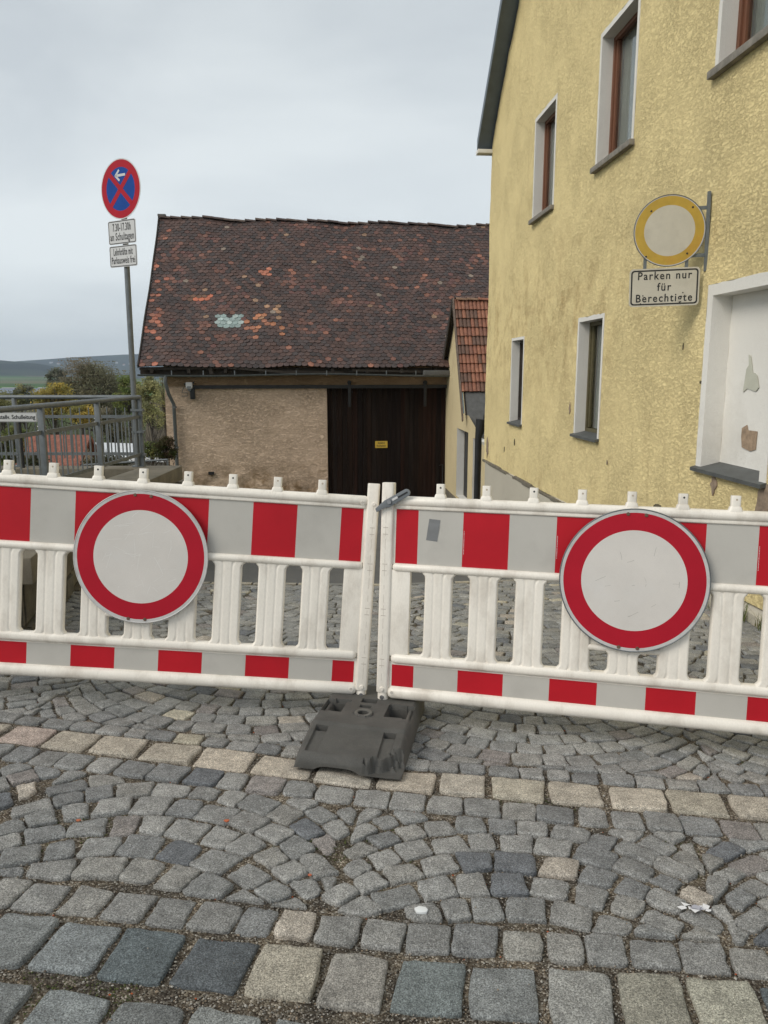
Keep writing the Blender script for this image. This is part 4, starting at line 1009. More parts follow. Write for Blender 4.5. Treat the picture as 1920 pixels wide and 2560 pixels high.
# sliding gate
gate = MB(); x = GX0 + .02; gy = WY + .10; planks = []
while x < GX1 - .01:
    w = random.uniform(.13, .17); x2 = min(x + w, GX1)
    gate.box(x, x2 - .006, gy - random.uniform(0, .012), gy + .04, -4.55, GZT - .02, 0, random.choice([(.016, .008, .005), (.012, .007, .005), (.020, .009, .006), (.015, .010, .008), (.010, .006, .005)])); x = x2
gt = gate.build('gate', M['old_wood'], barn)
mb = MB(); mb.box(WX0 + .75, GX1, WY - .085, WY - .01, GZT - .045, GZT + .060); mb.build('hanger_rail', M['dark_metal'], gt)
for xx in (6.14, 8.50):
    mb = MB(); mb.box(xx - .045, xx + .045, WY - .10, WY - .085, -1.05, GZT + .14); mb.tube([(xx, WY - .10, GZT + .13), (xx, WY - .06, GZT + .13)], .065, 16); mb.build('hanger', M['dark_metal'], gt, bevel=.004)
mb = MB(); mb.box(6.95, 7.34, gy - .03, gy - .018, -2.34, -2.125); nsn = mb.build('notice_sign', M['notice_yellow'], gt, label='small yellow notice with two lines of black writing')
text('Einfahrt', .085, M['black'], nsn, (7.145, gy - .0315, -2.185), sx=.85, bold=.001); text('freihalten', .085, M['black'], nsn, (7.145, gy - .0315, -2.275), sx=.9, bold=.001)
mb = MB(); mb.tube([(9.12, gy - .05, -2.9), (9.12, gy - .05, -3.6)], .02, 8); mb.tube([(9.12, gy - .02, -2.9), (9.0, gy - .08, -2.92)], .015, 8); mb.build('handle', M['dark_metal'], gt)
# security light
fl = MB(); fl.box(1.27, 1.46, WY - .30, WY - .10, -.47, -.29); fo = fl.build('security_light', M['plate_white'], barn, bevel=.02, label='small white floodlight with dark sensor box')
mb = MB(); mb.box(1.30, 1.43, WY - .305, WY - .30, -.45, -.41); mb.tube([(1.37, WY - .28, -.50), (1.37, WY - .22, -.48)], .055, 14); mb.build('lens', M['grey_plastic'], fo)
mb = MB(); mb.box(1.37, 1.51, WY - .16, WY - .02, -.79, -.47); mb.bar((1.2, WY - .04, -.35), (1.5, WY - .04, -.30), .03, .05); mb.build('sensor_box', M['dark_metal'], fo, bevel=.01)
mb = MB(); mb.box(1.80, 1.97, WY - .06, WY - .012, -3.08, -2.99); mb.build('vent_hole', M['black'], barn)
mb = MB(); mb.tube([(1.12, WY - .03, -.70), (1.28, WY - .03, -.70), (1.28, WY - .03, -.60), (1.12, WY - .03, -.60), (1.18, WY - .03, -.45)], .008, 6); mb.build('cable', M['galv_dark'], barn)
# roof: plain tiles with rounded ends (front slope), ridge tiles
EY, EZ, RY, RZ = 0.0, .17, 6.0, 5.36; SL = math.hypot(RY - EY, RZ - EZ); ax = np.array([0, (RY - EY) / SL, (RZ - EZ) / SL]); nrm = np.array([0, -ax[2], ax[1]])
NT = 50; ex = SL / NT; tw = .180; TL = MB()
def sag(u, v):  # uneven old roof
    return -.10 * math.sin(math.pi * v / SL) * (.6 + .4 * math.sin(u * .9 + 1)) + .03 * math.sin(u * 1.7 + v * .8) + .022 * math.sin(u * 3.1 - v * 2.0)
for i in range(NT):
    v0 = i * ex; u = -(.5 * tw if i % 2 else 0)
    vl = fbm(np.array([i * .31]), np.array([2.0]), 2, 50)[0]
    rowj = random.gauss(0, .006)
    while u < LBn:
        w = tw; u0, u1 = max(u, 0.0), min(u + w, LBn)
        if u1 - u0 < .03: u += w; continue
        cu, cv = (u0 + u1) / 2, v0
        nzv = float(fbm(np.array([cu * 1.3]), np.array([cv * 1.6]), 3, 51)[0]); r = random.random()
        c = random.choice([(.080, .050, .043), (.068, .046, .042), (.088, .054, .045), (.062, .046, .043), (.094, .056, .047), (.056, .044, .042)])
        pr = max(.03, (nzv - .42) * 1.9)
        if r < pr: c = random.choice([(.14, .070, .055), (.115, .062, .052), (.16, .080, .06), (.125, .062, .054), (.18, .085, .062)])
        elif r < pr + .018: c = random.choice([(.27, .12, .08), (.24, .11, .075), (.27, .17, .11), (.24, .19, .15)])
        if 2.95 < cv < 3.9 and 4.5 < cu < 5.9 and r < .4: pass
        if (1.85 < cv < 2.50 and 2.10 < cu < 2.84 + .06 * (i % 2)) and random.random() < .97: c = random.choice([(.30, .37, .355), (.26, .33, .315), (.34, .40, .38)])
        elif cu < .5 and random.random() < (.33 if cv < 2.2 else .16 if cv < 4.6 else .05): c = random.choice([(.40, .15, .095), (.34, .13, .085), (.28, .12, .08)])
        elif 4.55 < cv < 4.95 and 3.45 < cu < 3.95 and r < .75: c = (.42, .16, .10)
        elif 3.3 < cv < 3.5 and 1.2 < cu < 1.9: c = random.choice([(.44, .14, .08), (.16, .09, .06)])
        elif 1.2 < cv < 3.0 and 3.0 < cu < 4.4 and r < .25: c = random.choice([(.40, .17, .09), (.30, .13, .08), (.34, .20, .12)])
        k = random.uniform(.8, 1.2); c = tuple(q * k for q in c)
        lift = .014 + abs(random.gauss(0, .0045)) + .0 ; tl = random.gauss(0, .007); dv = rowj + random.gauss(0, .009)
        vtop = v0 + ex * 1.25; vb = v0 - ex * .12 + dv; rad = (u1 - u0) / 2
        top = []; seg = 8
        prof = [(u1 - .003, vtop), (u1 - .003, vb + rad * .62)] + [((u0 + u1) / 2 + (rad - .003) * math.cos(a), vb + rad * .62 - rad * .85 * math.sin(a)) for a in [math.pi * q / seg for q in range(1, seg)]] + [(u0 + .003, vb + rad * .62), (u0 + .003, vtop)]
        vs = []
        for dz in (0, -.016):
            for (uu, vv) in prof:
                t_ = (vtop - vv) / (vtop - vb); h = .004 + lift * t_ + tl * (uu - cu) / rad * t_ + sag(uu, vv) + dz
                p = np.array([uu, EY, EZ]) + ax * vv + nrm * h; vs.append(tuple(p))
        n = len(prof); TL.add(vs, [tuple(range(n - 1, -1, -1))] + [(q, q + 1, n + q + 1, n + q) for q in range(n - 1)], 0, c)
        u += w
roof = TL.build('roof', M['tile'], barn, fixn=False, label='plain tile roof with a pale blue patch')
mb = MB(); P0 = np.array([0, EY, EZ]); n = 24
def rp(u, v, h): p = np.array([u, EY, EZ]) + ax * v + nrm * (h + sag(u, v)); return tuple(p)
vs = [rp(LBn * i / 40, SL * j / n, -.028) for i in range(41) for j in range(n + 1)]; mb.add(vs, [(i * (n + 1) + j, (i + 1) * (n + 1) + j, (i + 1) * (n + 1) + j + 1, i * (n + 1) + j + 1) for i in range(40) for j in range(n)])
mb.add([(0, RY, RZ), (LBn, RY, RZ), (LBn, 12, .15), (0, 12, .15)], [(0, 1, 2, 3)])
mb.build('roof_deck', M['dark_wood'], roof, fixn=False)
# verge board on the left
mb = MB()
for j in range(n): 
    a, b_ = rp(-.03, SL * j / n, .0), rp(-.03, SL * (j + 1) / n, .0); mb.bar(a, b_, .035, .11, up=nrm)
mb.bar((-.03, RY, RZ), (-.03, 12, .15), .035, .11); mb.build('verge_board', M['dark_wood'], roof)
mb = MB(); u = .0; k = 0
mb2 = MB()
while u < LBn:
    L_ = .37; z0 = RZ + sag(u, SL) + random.gauss(0, .008); s0, s1 = .12 if k % 2 else .12, .10
    pts0 = [(RY + .13 * math.cos(a), z0 + .085 * math.sin(a) - .02) for a in [math.pi * q / 8 for q in range(9)]]
    v_ = [(u, p[0], p[1] + .022) for p in pts0] + [(u + L_ + .02, RY + (p[0] - RY) * .85, p[1] - .012) for p in pts0]
    mb.add(v_, [(q, q + 1, 9 + q + 1, 9 + q) for q in range(8)] + [tuple(range(9))], 0, random.choice([(.09, .06, .05), (.11, .08, .065), (.075, .055, .05)]))
    u += L_; k += 1
mb.build('ridge_tiles', M['tile'], roof, fixn=False)
mb = MB(); mb.box(-.06, .22, RY - .10, RY + .10, RZ + .04, RZ + .12, c=(.13, .12, .11)); mb.build('ridge_cap', M['tile'], roof, bevel=.01)
# eaves: fascia, broken boards, rafters, gutter
mb = MB(); mb.box(0, LBn, .18, .22, -.08, .14); mb.build('fascia_board', M['dark_wood'], barn)
each('rafter_end', [B1(.3 + k * 1.05, .39 + k * 1.05, .02, .5, -.02, .11) for k in range(12)], M['dark_wood'], barn)
for q_ in (((.0, .06, .10), (2.4, .05, .14), .03, .09), ((2.3, .02, .155), (4.5, .0, -.02), .03, .07), ((4.2, .04, .03), (5.9, .05, -.01), .025, .06), ((2.0, .03, .12), (2.05, .03, -.05), .06, .10), ((6.2, .03, .06), (9.2, .04, .0), .03, .06)):
    mb = MB(); mb.bar(*q_); mb.build('broken_board', M['dark_wood'], barn)
mb = MB(); prof = [(.055 * math.cos(a), -.055 * math.sin(a)) for a in [math.pi * q / 8 for q in range(9)]]
for k in range(24):
    x0, x1 = -.05 + 9.3 * k / 24, -.05 + 9.3 * (k + 1) / 24; z0, z1 = -.055 - .03 * math.sin(x0 * .9), -.055 - .03 * math.sin(x1 * .9)
    mb.add([(x0, .0 + p[0], z0 + p[1]) for p in prof] + [(x1, .0 + p[0], z1 + p[1]) for p in prof], [(q, q + 1, 10 + q, 9 + q) for q in range(8)])
mb.build('gutter', M['galv_dark'], barn, smooth=True, fixn=False)
each('gutter_hook', [B1(.9 + k * .9, .93 + k * .9, -.065, -.05, -.09, .05) for k in range(10)], M['galv'], barn)
mb = MB(); mb.box(8.35, 9.25, -.12, .12, -.10, .06); mb.build('gutter_apron', M['lead'], barn, bevel=.03)
mb = MB(); mb.tube([(.72, .0, -.08), (.72, .0, -.30), (.78, .12, -.62), (.88, WY - .10, -.95), (.90, WY - .10, -4.6)], .052, 12)
for z in (-1.0, -2.2, -3.2): mb.tube([(.90, WY - .10, z), (.90, WY - .10, z - .05)], .060, 12)
mb.build('downpipe', M['galv'], barn, smooth=True)

# ------------------------------------------------------------------ ANNEX (small cream building with pantile roof between barn and yellow house)
# street-side gable wall in the plane x = 3.788 - .075 y ; local x along the wall away from the camera, local y towards the street
AL = Matrix.Translation((3.788, 0, 0)) @ Matrix.Rotation(WA, 4, 'Z')
annex = root('annex', None, 'small cream annex with orange pantile roof between barn and yellow house', 'annex', mat=AL)
def ap(px, py): d = ray(px, py); y = 3.788 / (d.x + .075); return (y * KH, d.z * y)
apex = ap(1143.5, 752); vL = ap(1120, 897); vR = ap(1168, 1038); zz = lambda q: (1080 + q[0] / 4.173, 730 + q[1] / 4.173)
na_ = ap(*zz((480, 1500)))
a_end = vR[0] - 2.1
gp = [(24.6, -4.6), (24.6, vL[1] - .1), (vL[0], vL[1]), apex, vR, ap(*zz((385, 1290))), ap(*zz((470, 1440))), (na_[0] - .2, na_[1] - .15), (na_[0] - 2.4, na_[1] - .25), (na_[0] - 2.4, -4.6)]
d1 = (ap(*zz((262, 1418))), ap(*zz((378, 1490)))); d2 = (ap(*zz((430, 1523))), ap(*zz((478, 1550))))
# wall as vertical strips so the two openings stay open
def top_at(a):
    P_ = sorted(gp[1:9], key=lambda q: q[0]); return float(np.interp(a, [q[0] for q in P_], [q[1] for q in P_]))
cuts = sorted(set([gp[8][0]] + [q[0] for q in gp[1:8]] + [d1[0][0], d1[1][0], d2[0][0], d2[1][0] - .5] + list(np.linspace(gp[8][0], 24.6, 14))))
mb = MB(); zt1 = d1[0][1]; zt2 = d2[0][1]; zb1 = -3.55; d2n = d2[1][0] - .5
for a, b_ in zip(cuts[:-1], cuts[1:]):
    m_ = (a + b_) / 2; lo = -4.6
    if d1[1][0] < m_ < d1[0][0]: lo = zt1; mb.add([(a, 0, -4.6), (b_, 0, -4.6), (b_, 0, zb1), (a, 0, zb1)], [(0, 1, 2, 3)])
    if d2n < m_ < d2[0][0]: lo = zt2; mb.add([(a, 0, -4.6), (b_, 0, -4.6), (b_, 0, zb1), (a, 0, zb1)], [(0, 1, 2, 3)])
    mb.add([(a, 0, lo), (b_, 0, lo), (b_, 0, max(lo + .01, top_at(b_))), (a, 0, max(lo + .01, top_at(a)))], [(0, 1, 2, 3)])
mb.add([(gp[8][0], 0, -4.6), (gp[8][0], -4, -4.6), (gp[8][0], -4, gp[8][1]), (gp[8][0], 0, gp[8][1])], [(0, 1, 2, 3)])
mb.add([(24.6, -.01, -4.6), (24.6, -4, -4.6), (24.6, -4, vL[1]), (24.6, -.01, vL[1])], [(0, 1, 2, 3)])
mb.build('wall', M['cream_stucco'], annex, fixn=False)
for (aF, aN, zt) in ((d1[0][0], d1[1][0], zt1), (d2[0][0], d2n, zt2)):
    mb = MB(); dpt = -.22
    mb.add([(aF, 0, zb1), (aF, dpt, zb1), (aF, dpt, zt), (aF, 0, zt)], [(0, 1, 2, 3)]); mb.add([(aN, 0, zb1), (aN, dpt, zb1), (aN, dpt, zt), (aN, 0, zt)], [(0, 1, 2, 3)])
    mb.add([(aF, 0, zt), (aF, dpt, zt), (aN, dpt, zt), (aN, 0, zt)], [(0, 1, 2, 3)]); mb.add([(aF, 0, zb1), (aF, dpt, zb1), (aN, dpt, zb1), (aN, 0, zb1)], [(0, 1, 2, 3)])
    do = mb.build('window_recess', M['white_paint'], annex, fixn=False)
    mb = MB(); mb.box(aN, aF, dpt - .05, dpt - .01, zb1, zt); mb.build('shutter', M['dark_metal'], do)
mb = MB(); mb.box(gp[8][0], 24.3, .005, .05, -4.6, -3.62); mb.build('plinth', M['concrete'], annex, bevel=.01)
# pantile slope facing the camera
sl_ = np.array([vR[0] - apex[0], vR[1] - apex[1]]); SLn = np.linalg.norm(sl_); sd2 = sl_ / SLn; nm2 = np.array([sd2[1], -sd2[0]]);
if nm2[1] < 0: nm2 = -nm2
NR = 10; last = .80 * SLn; TP = MB(); wv = .11; WIDTH = 3.4; nxs = int(WIDTH / wv * 6)
for i in range(NR):
    s0, s1 = last * i / NR - .02, last * (i + 1) / NR + .03; vs = []; cs = []
    for k in range(nxs + 1):
        y = .12 - k * wv / 6; ph = (k % 6) / 6; hgt = .045 * abs(math.sin(math.pi * (k / 6))) ** .7; j = .006 * math.sin(k // 6 * 2.3 + i * 1.7)
        for q, (s, h) in enumerate(((s0, .012 + hgt * .8), (s1, .050 + hgt), (s1, .012))):
            p = np.array(apex) + sd2 * (s + (j if q else 0) + (.02 * abs(math.sin(math.pi * k / 6)) if q == 1 else 0)) + nm2 * h; vs.append((p[0], y, p[1]))
            rr = random.Random((k // 6) * 91 + i * 7); base = rr.choice([(.25, .105, .065), (.20, .09, .06), (.15, .08, .055), (.29, .125, .075), (.13, .075, .055)]); cs.append(base)
    o0 = len(TP.v); TP.v += vs; TP.c += cs
    for k in range(nxs):
        for q in range(2): TP.f.append(tuple(o0 + z for z in (k * 3 + q, k * 3 + q + 1, k * 3 + 3 + q + 1, k * 3 + 3 + q))); TP.mi.append(0)
rf2 = TP.build('roof', M['tile'], annex, smooth=50, fixn=False)
mb = MB(); q = np.array(apex)
def rpt(s, h, y): p = q + sd2 * s + nm2 * h; return (p[0], y, p[1])
mb.add([rpt(0, .0, .05), rpt(SLn, .0, .05), rpt(SLn, .0, -3.4), rpt(0, .0, -3.4)], [(0, 1, 2, 3)])
sb = np.array([vL[0] - apex[0], vL[1] - apex[1]]); sbn = np.linalg.norm(sb)
e2 = q + sb * 1.0
mb.add([(q[0], .14, q[1]), (e2[0], .14, e2[1]), (e2[0], -3.4, e2[1]), (q[0], -3.4, q[1])], [(0, 1, 2, 3)]); mb.build('roof_deck', M['dark_wood'], rf2, fixn=False)
mb = MB(); mb.bar((q[0], .13, q[1] + .03), (vR[0], .13, vR[1]), .03, .16, up=(0, 0, 1)); mb.bar((vR[0], .13, vR[1]), (vR[0] - .05, .13, vR[1] - .15), .03, .12); mb.build('barge_board', M['grey_wood'], rf2)
mb = MB(); mb.bar((q[0], .14, q[1] + .02), (e2[0], .14, e2[1]), .03, .20); mb.build('barge_board', M['dark_wood'], rf2)
mb = MB(); mb.bar((q[0] - .66 * 0 + sd2[0] * SLn * .74, .10, q[1] + sd2[1] * SLn * .74 + .07), (vR[0] + .05, .10, vR[1] + .05), .06, .02); mb.build('flashing', mat('zinc', (.30, .42, .48), .5, metal=.3), rf2)
mb = MB(); k = 0; y = .06
while y > -3.4:
    mb.add([(q[0] + .12 * math.cos(a), y, q[1] + .03 + .07 * math.sin(a)) for a in [math.pi * z / 6 for z in range(7)]] + [(q[0] + .10 * math.cos(a), y - .34, q[1] + .01 + .07 * math.sin(a)) for a in [math.pi * z / 6 for z in range(7)]], [(z, z + 1, 8 + z, 7 + z) for z in range(6)], 0, random.choice([(.22, .13, .08), (.30, .12, .07), (.2, .16, .12)])); y -= .32
mb.build('ridge_tiles', M['tile'], rf2, fixn=False)
# box gutter and rainwater head
hp = ap(1199, 1060)
mb = MB(); e3 = q + sd2 * SLn * .81
mb.add([(e3[0], .0, e3[1] + .02), (vR[0] - .35, 0, vR[1] - .55), (vR[0] - .55, 0, vR[1] - .62), (e3[0] - .1, 0, e3[1] - .9), (e3[0], -3.4, e3[1] + .02), (vR[0] - .35, -3.4, vR[1] - .15), (vR[0] - .6, -3.4, vR[1] + .1)], [(0, 4, 5, 1), (1, 5, 6, 2)])
mb.build('lead_gutter', M['lead'], annex, fixn=False)
# downpipe in its own right beside the annex wall
mb = MB(); w0 = at(1199, 1062, 17.2); xw = w0.x
mb.tube([(xw + .05, 17.2, w0.z + .12), (xw + .03, 17.2, w0.z - .03), (xw - .02, 17.2, w0.z - .28), (xw - .03, 17.2, -3.9)], [.13, .12, .075, .07], 12)
mb.tube([(xw + .13, 17.2, w0.z + .22), (xw + .12, 17.2, w0.z - .10)], .05, 8)
o = mb.build('downpipe', M['dark_metal'], smooth=True); tag(o, 'black rainwater pipe with hopper head at the annex corner', 'downpipe')

# ------------------------------------------------------------------ BRIDGE PARAPET, RAILINGS, NO STOPPING SIGN (left)
ZT = -1.045
def masonry(name, pts, zt, zb_fun, thick, label):
    mb = MB()
    for (x0, y0), (x1, y1) in zip(pts[:-1], pts[1:]):
        L_ = math.hypot(x1 - x0, y1 - y0); d = ((x1 - x0) / L_, (y1 - y0) / L_); nrm_ = (d[1], -d[0])
        if nrm_[0] < 0: nrm_ = (-nrm_[0], -nrm_[1])
        z = zt; off = 0
        while z > -3.6:
            h = random.uniform(.16, .30); s = -random.uniform(0, .3)
            while s < L_:
                w = random.uniform(.25, .60); a, b_ = max(s, 0), min(s + w, L_)
                if b_ - a > .04:
                    pr = random.uniform(-.015, .03); q = lambda u, o: (x0 + d[0] * u + nrm_[0] * o, y0 + d[1] * u + nrm_[1] * o)
                    g_ = .008; vs = [(*q(a + g_, -thick), z - h + g_), (*q(b_ - g_, -thick), z - h + g_), (*q(b_ - g_, -thick), z - g_), (*q(a + g_, -thick), z - g_), (*q(a + g_ + random.uniform(0, .02), pr), z - h + g_ + random.uniform(0, .02)), (*q(b_ - g_ - random.uniform(0, .02), pr), z - h + g_ + random.uniform(0, .02)), (*q(b_ - g_ - random.uniform(0, .02), pr), z - g_ - random.uniform(0, .02)), (*q(a + g_ + random.uniform(0, .02), pr), z - g_ - random.uniform(0, .02))]
                    c = random.choice([(.14, .12, .09), (.11, .10, .08), (.17, .15, .11), (.09, .085, .07), (.13, .12, .10)])
                    mb.add(vs, [(4, 5, 6, 7), (0, 4, 7, 3), (1, 2, 6, 5), (3, 7, 6, 2), (0, 1, 5, 4)], 0, c)
                s += w
            z -= h
        # backing
        vs = [(x0 - nrm_[0] * .02, y0 - nrm_[1] * .02, -4), (x1 - nrm_[0] * .02, y1 - nrm_[1] * .02, -4), (x1 - nrm_[0] * .02, y1 - nrm_[1] * .02, zt - .01), (x0 - nrm_[0] * .02, y0 - nrm_[1] * .02, zt - .01)]
        mb.add(vs, [(0, 1, 2, 3)], 0, (.06, .055, .045))
    return mb
wall = root('retaining_wall', (0, 0, 0), 'dark rubble stone wall with concrete coping beside the street on the left', 'wall')
masonry('wall', [(-2.10, 4.3), (-2.45, 6.0), (-2.42, 8.55), (-2.55, 8.72)], ZT - .17, None, .25, '').build('stonework', M['masonry'], wall, bevel=.0)
mb = MB(); mb.prism([(-2.02, 4.28), (-2.32, 6.0), (-2.30, 8.72), (-2.72, 8.72), (-2.95, 4.28)], 2, ZT - .16, ZT); mb.build('coping', M['concrete'], wall, bevel=.012)
mb = MB(); mb.box(-9.5, -2.722, 8.42, 8.72, ZT - .14, ZT - .002); mb.build('coping', M['concrete'], wall, bevel=.012)
mb = MB(); mb.box(-9.5, -2.60, 8.50, 8.66, -4.6, ZT - .145); mb.prism([(-2.14, 4.32), (-2.48, 6.0), (-2.47, 8.5), (-2.70, 8.5), (-2.90, 4.32)], 2, -3.2, ZT - .165); mb.build('wall_core', M['concrete'], wall)
mb = MB(); mb.prism([(-2.95 + .0, ZT - .30)] + [(-2.44 + .22 * math.cos(a), ZT - .30 + .12 * math.sin(a)) for a in [math.pi * k / 6 for k in range(7)]], 1, 8.725, 8.95); mb.build('corbel', M['concrete'], wall, bevel=.01)
def railing(p0, p1, label, posts, proud, nb, group='galvanised steel railings'):
    """p0..p1 ground line; posts: fractions"""
    p0, p1 = Vector(p0), Vector(p1); d = (p1 - p0).normalized(); L_ = (p1 - p0).length
    T = root('steel_railing', (p0.x, p0.y, 0), label, 'railing', group=group); D3 = Vector((d.x, d.y, 0))
    def P(u, z): return Vector((d.x * u, d.y * u, z))
    mb = MB(); mb.tube([P(-.04, -.275), P(0, -.272)] + [P(L_ * k / 6, -.272) for k in range(1, 6)] + [P(L_, -.272), P(L_ + .05, -.275)], [.018] + [.0235] * 7 + [.018], 14); mb.build('handrail', M['galv'], T, smooth=True)
    mb = MB(); mb.bar(P(0, -.487), P(L_, -.487), .010, .034); mb.build('rail_bar', M['galv'], T)
    mb = MB(); mb.bar(P(0, -.903), P(L_, -.903), .010, .034); mb.build('rail_bar', M['galv'], T)
    nrm_ = Vector((-d.y, d.x, 0))
    for f_ in posts:
        u = L_ * f_; zb_ = ZT - .12 if not proud else ZT
        mb = MB(); mb.bar(P(u, zb_), P(u, -.285), .034, .052, up=nrm_)
        po = mb.build('post', M['galv'], T, bevel=.003)
        for zz_ in (-.44, -.475, -.90, -.935):
            c = P(u, zz_); each('bolt', [T1([c - nrm_ * .034, c + nrm_ * .034], .008, 8)], M['steel'], po)
        if proud:
            mb = MB(); mb.box(d.x * u - .06, d.x * u + .06, d.y * u - .06, d.y * u + .06, ZT, ZT + .010); fp = mb.build('foot_plate', M['galv_dark'], po)
    step = L_ / nb
    for k in range(nb):
        u = (k + .5) * step
        if min(abs(u - L_ * f_) for f_ in posts) < .035: continue
        mb = MB(); zt = -.487 + (.10 if proud else .0); mb.bar(P(u, -.955 if proud else -.903), P(u, zt), .011, .011); mb.build('baluster', M['galv'], T)
    return T
railing((-2.72, 8.62, 0), (-2.90, 4.2, 0), 'nearer steel railing running towards the camera along the wall', [0.0, .259, .515, .80], False, 44)
railing((-2.74, 8.64, 0), (-8.6, 8.64, 0), 'farther steel railing with spiky bar tops crossing behind the nearer one', [.005, .235, .47, .70, .93], True, 58)
# foot plate of the corner post
# no stopping sign
D_ = 8.60; pb = at(344, 1163, D_); pt = at(303, 405, D_)
base = Vector((pb.x, D_, ZT)); tilt = math.atan2(pt.x - pb.x, pt.z - pb.z)
lean = Matrix.Rotation(tilt, 4, 'Y')
NS = root('no_stopping_sign', None, 'round blue and red no stopping sign with two text plates on a leaning steel pole', 'sign', mat=Matrix.Translation(base) @ lean)
hd = (pt - pb).length
mb = MB(); mb.tube([(0, 0, 0), (0, 0, hd)], .030, 18); mb.build('pole', M['galv'], NS, smooth=True)
mb = MB()
each('clamp', [B1(-.036, .10, -.036, .036, z, z + .025) for z in (.12, .38, .62)], M['galv'], NS)
hdn = root('x', (0, 0, 0), '', ''); bpy.data.objects.remove(hdn)
PHI = R(-31)
def nsz(py): return (at(318, py, D_).z - ZT) / math.cos(tilt)
def sub(name, mb_or, z): pass
RD = (nsz(401) - nsz(552)) / 2; zc_ = nsz(475)
rotm = Matrix.Rotation(PHI, 4, 'Z')
def place(o, z, x=0, roll=0): o.matrix_local = Matrix.Translation((0, 0, z)) @ rotm @ Matrix.Rotation(roll, 4, 'Y') @ Matrix.Translation((x, -.045, 0))
dn = ldisc(0, 0, [RD, RD * .965, RD * .72], [M['plate_white'], M['sign_red'], M['blue']], NS, 0, name='round_plate'); place(dn, zc_, .018)
xb = MB()
ri = RD * .735
for an in (45, 135):
    c_, s_ = math.cos(R(an)), math.sin(R(an)); h = RD * .085
    pts = [(-c_ * ri - s_ * -h, -s_ * ri + c_ * -h), (c_ * ri - s_ * -h, s_ * ri + c_ * -h), (c_ * ri + s_ * -h, s_ * ri - c_ * -h), (-c_ * ri + s_ * -h, -s_ * ri - c_ * -h)]
    xb.add([(p[0], -.0008 - .0003 * (an > 90), p[1]) for p in pts], [(0, 1, 2, 3)])
x_ = xb.build('red_cross', M['sign_red'], dn, fixn=False)
ar = MB(); s = RD * .42; cz_ = RD * .45
ar.add([(x * s, -.0020, cz_ + z * s) for x, z in ((-.48, 0), (.5, .11), (.5, -.11))] , [(0, 1, 2)])
ar.v = []; ar.f = []; ar.mi = []
def ln(p, q, w):
    dx, dz = q[0] - p[0], q[1] - p[1]; l = math.hypot(dx, dz); nx_, nz_ = -dz / l * w, dx / l * w
    ar.add([(a * s, -.0020, cz_ + b_ * s) for a, b_ in ((p[0] - nx_, p[1] - nz_), (q[0] - nx_, q[1] - nz_), (q[0] + nx_, q[1] + nz_), (p[0] + nx_, p[1] + nz_))], [(0, 1, 2, 3)])
ln((-.40, 0), (.66, 0), .10); ln((-.55, -.03), (-.05, .42), .09); ln((-.55, .03), (-.05, -.42), .09)
ar.build('arrow', M['plate_white'], dn, fixn=False)
for zt_, zb2, lines, sx_ in ((551, 612, ('7.30-17.30h', 'an Schultagen'), .62), (614, 669, ('Lehrkräfte mit', 'Parkausweis frei'), .60)):
    h = nsz(zt_) - nsz(zb2); w = RD * 2 * .70; pl_ = plate(0, 0, w, h - .006, NS, 0, M['plate_white'], bw=.008, r=.022, inset=.006); place(pl_, (nsz(zt_) + nsz(zb2)) / 2, .004)
    for i, t_ in enumerate(lines): text(t_, h * .44, M['black'], pl_, (0, -.0009, h * (.19 - .38 * i)), fit=w * ((.66, .86), (.70, .86))[zt_ > 600][i], bold=.0012, spacing=1.12)
# parking bay sign "stellv. Schulleitung" on a thin dark post
pe = at(91, 1031, 8.48); p2 = at(45, 1043, 8.48)
PB = root('parking_bay_sign', (p2.x, 8.48, ZT), 'small white plate lettered stellv. Schulleitung on a thin post behind the railing', 'sign')
mb = MB(); mb.tube([(0, 0.03, 0), (0, 0.03, .60)], .016, 8); mb.build('post', M['dark_metal'], PB)
zc2 = at(45, 1043, 8.48).z - ZT; cxs = (pe.x - .212) - p2.x
pl_ = plate(cxs, zc2, .424, .104, PB, 0, M['plate_white'], bw=.003, r=.004, inset=.003)
text('stellv. Schulleitung', .062, M['black'], pl_, (cxs - .004, -.0012, zc2), fit=.396, bold=.0011)

# ------------------------------------------------------------------ BACKGROUND BUILDINGS
def gable_house(name, label, cat, x, y, zb, w, d, h, rh, wm, rm, rotz=0, wins=()):
    T = root(name, (x, y, zb), label, cat, rotz=rotz)
    mb = MB(); mb.add([(-w / 2, -d / 2, -2), (w / 2, -d / 2, -2), (w / 2, d / 2, -2), (-w / 2, d / 2, -2), (-w / 2, -d / 2, h), (w / 2, -d / 2, h), (w / 2, d / 2, h), (-w / 2, d / 2, h), (-w / 2, 0, h + rh), (w / 2, 0, h + rh)],
        [(0, 1, 5, 4), (2, 3, 7, 6), (1, 2, 6, 9, 5), (3, 0, 4, 8, 7)]); mb.build('wall', wm, T, fixn=False)
    mb = MB(); o = .3; dz = o * rh / (d / 2)
    for s_ in (-1, 1):
        mb.add([(-w / 2 - o, s_ * (d / 2 + o), h - dz), (w / 2 + o, s_ * (d / 2 + o), h - dz), (w / 2 + o, 0, h + rh), (-w / 2 - o, 0, h + rh), (-w / 2 - o, s_ * (d / 2 + o), h - dz + .15), (w / 2 + o, s_ * (d / 2 + o), h - dz + .15), (w / 2 + o, 0, h + rh + .15), (-w / 2 - o, 0, h + rh + .15)], [(0, 1, 2, 3), (4, 5, 6, 7), (0, 1, 5, 4), (1, 2, 6, 5), (3, 0, 4, 7)])
    mb.build('roof', rm, T)
    for (wx, wz, ww, wh) in wins:
        mb = MB(); mb.box(wx - ww / 2, wx + ww / 2, -d / 2 - .03, -d / 2 - .005, wz, wz + wh); mb.build('window', M['dark_metal'], T)
    return T
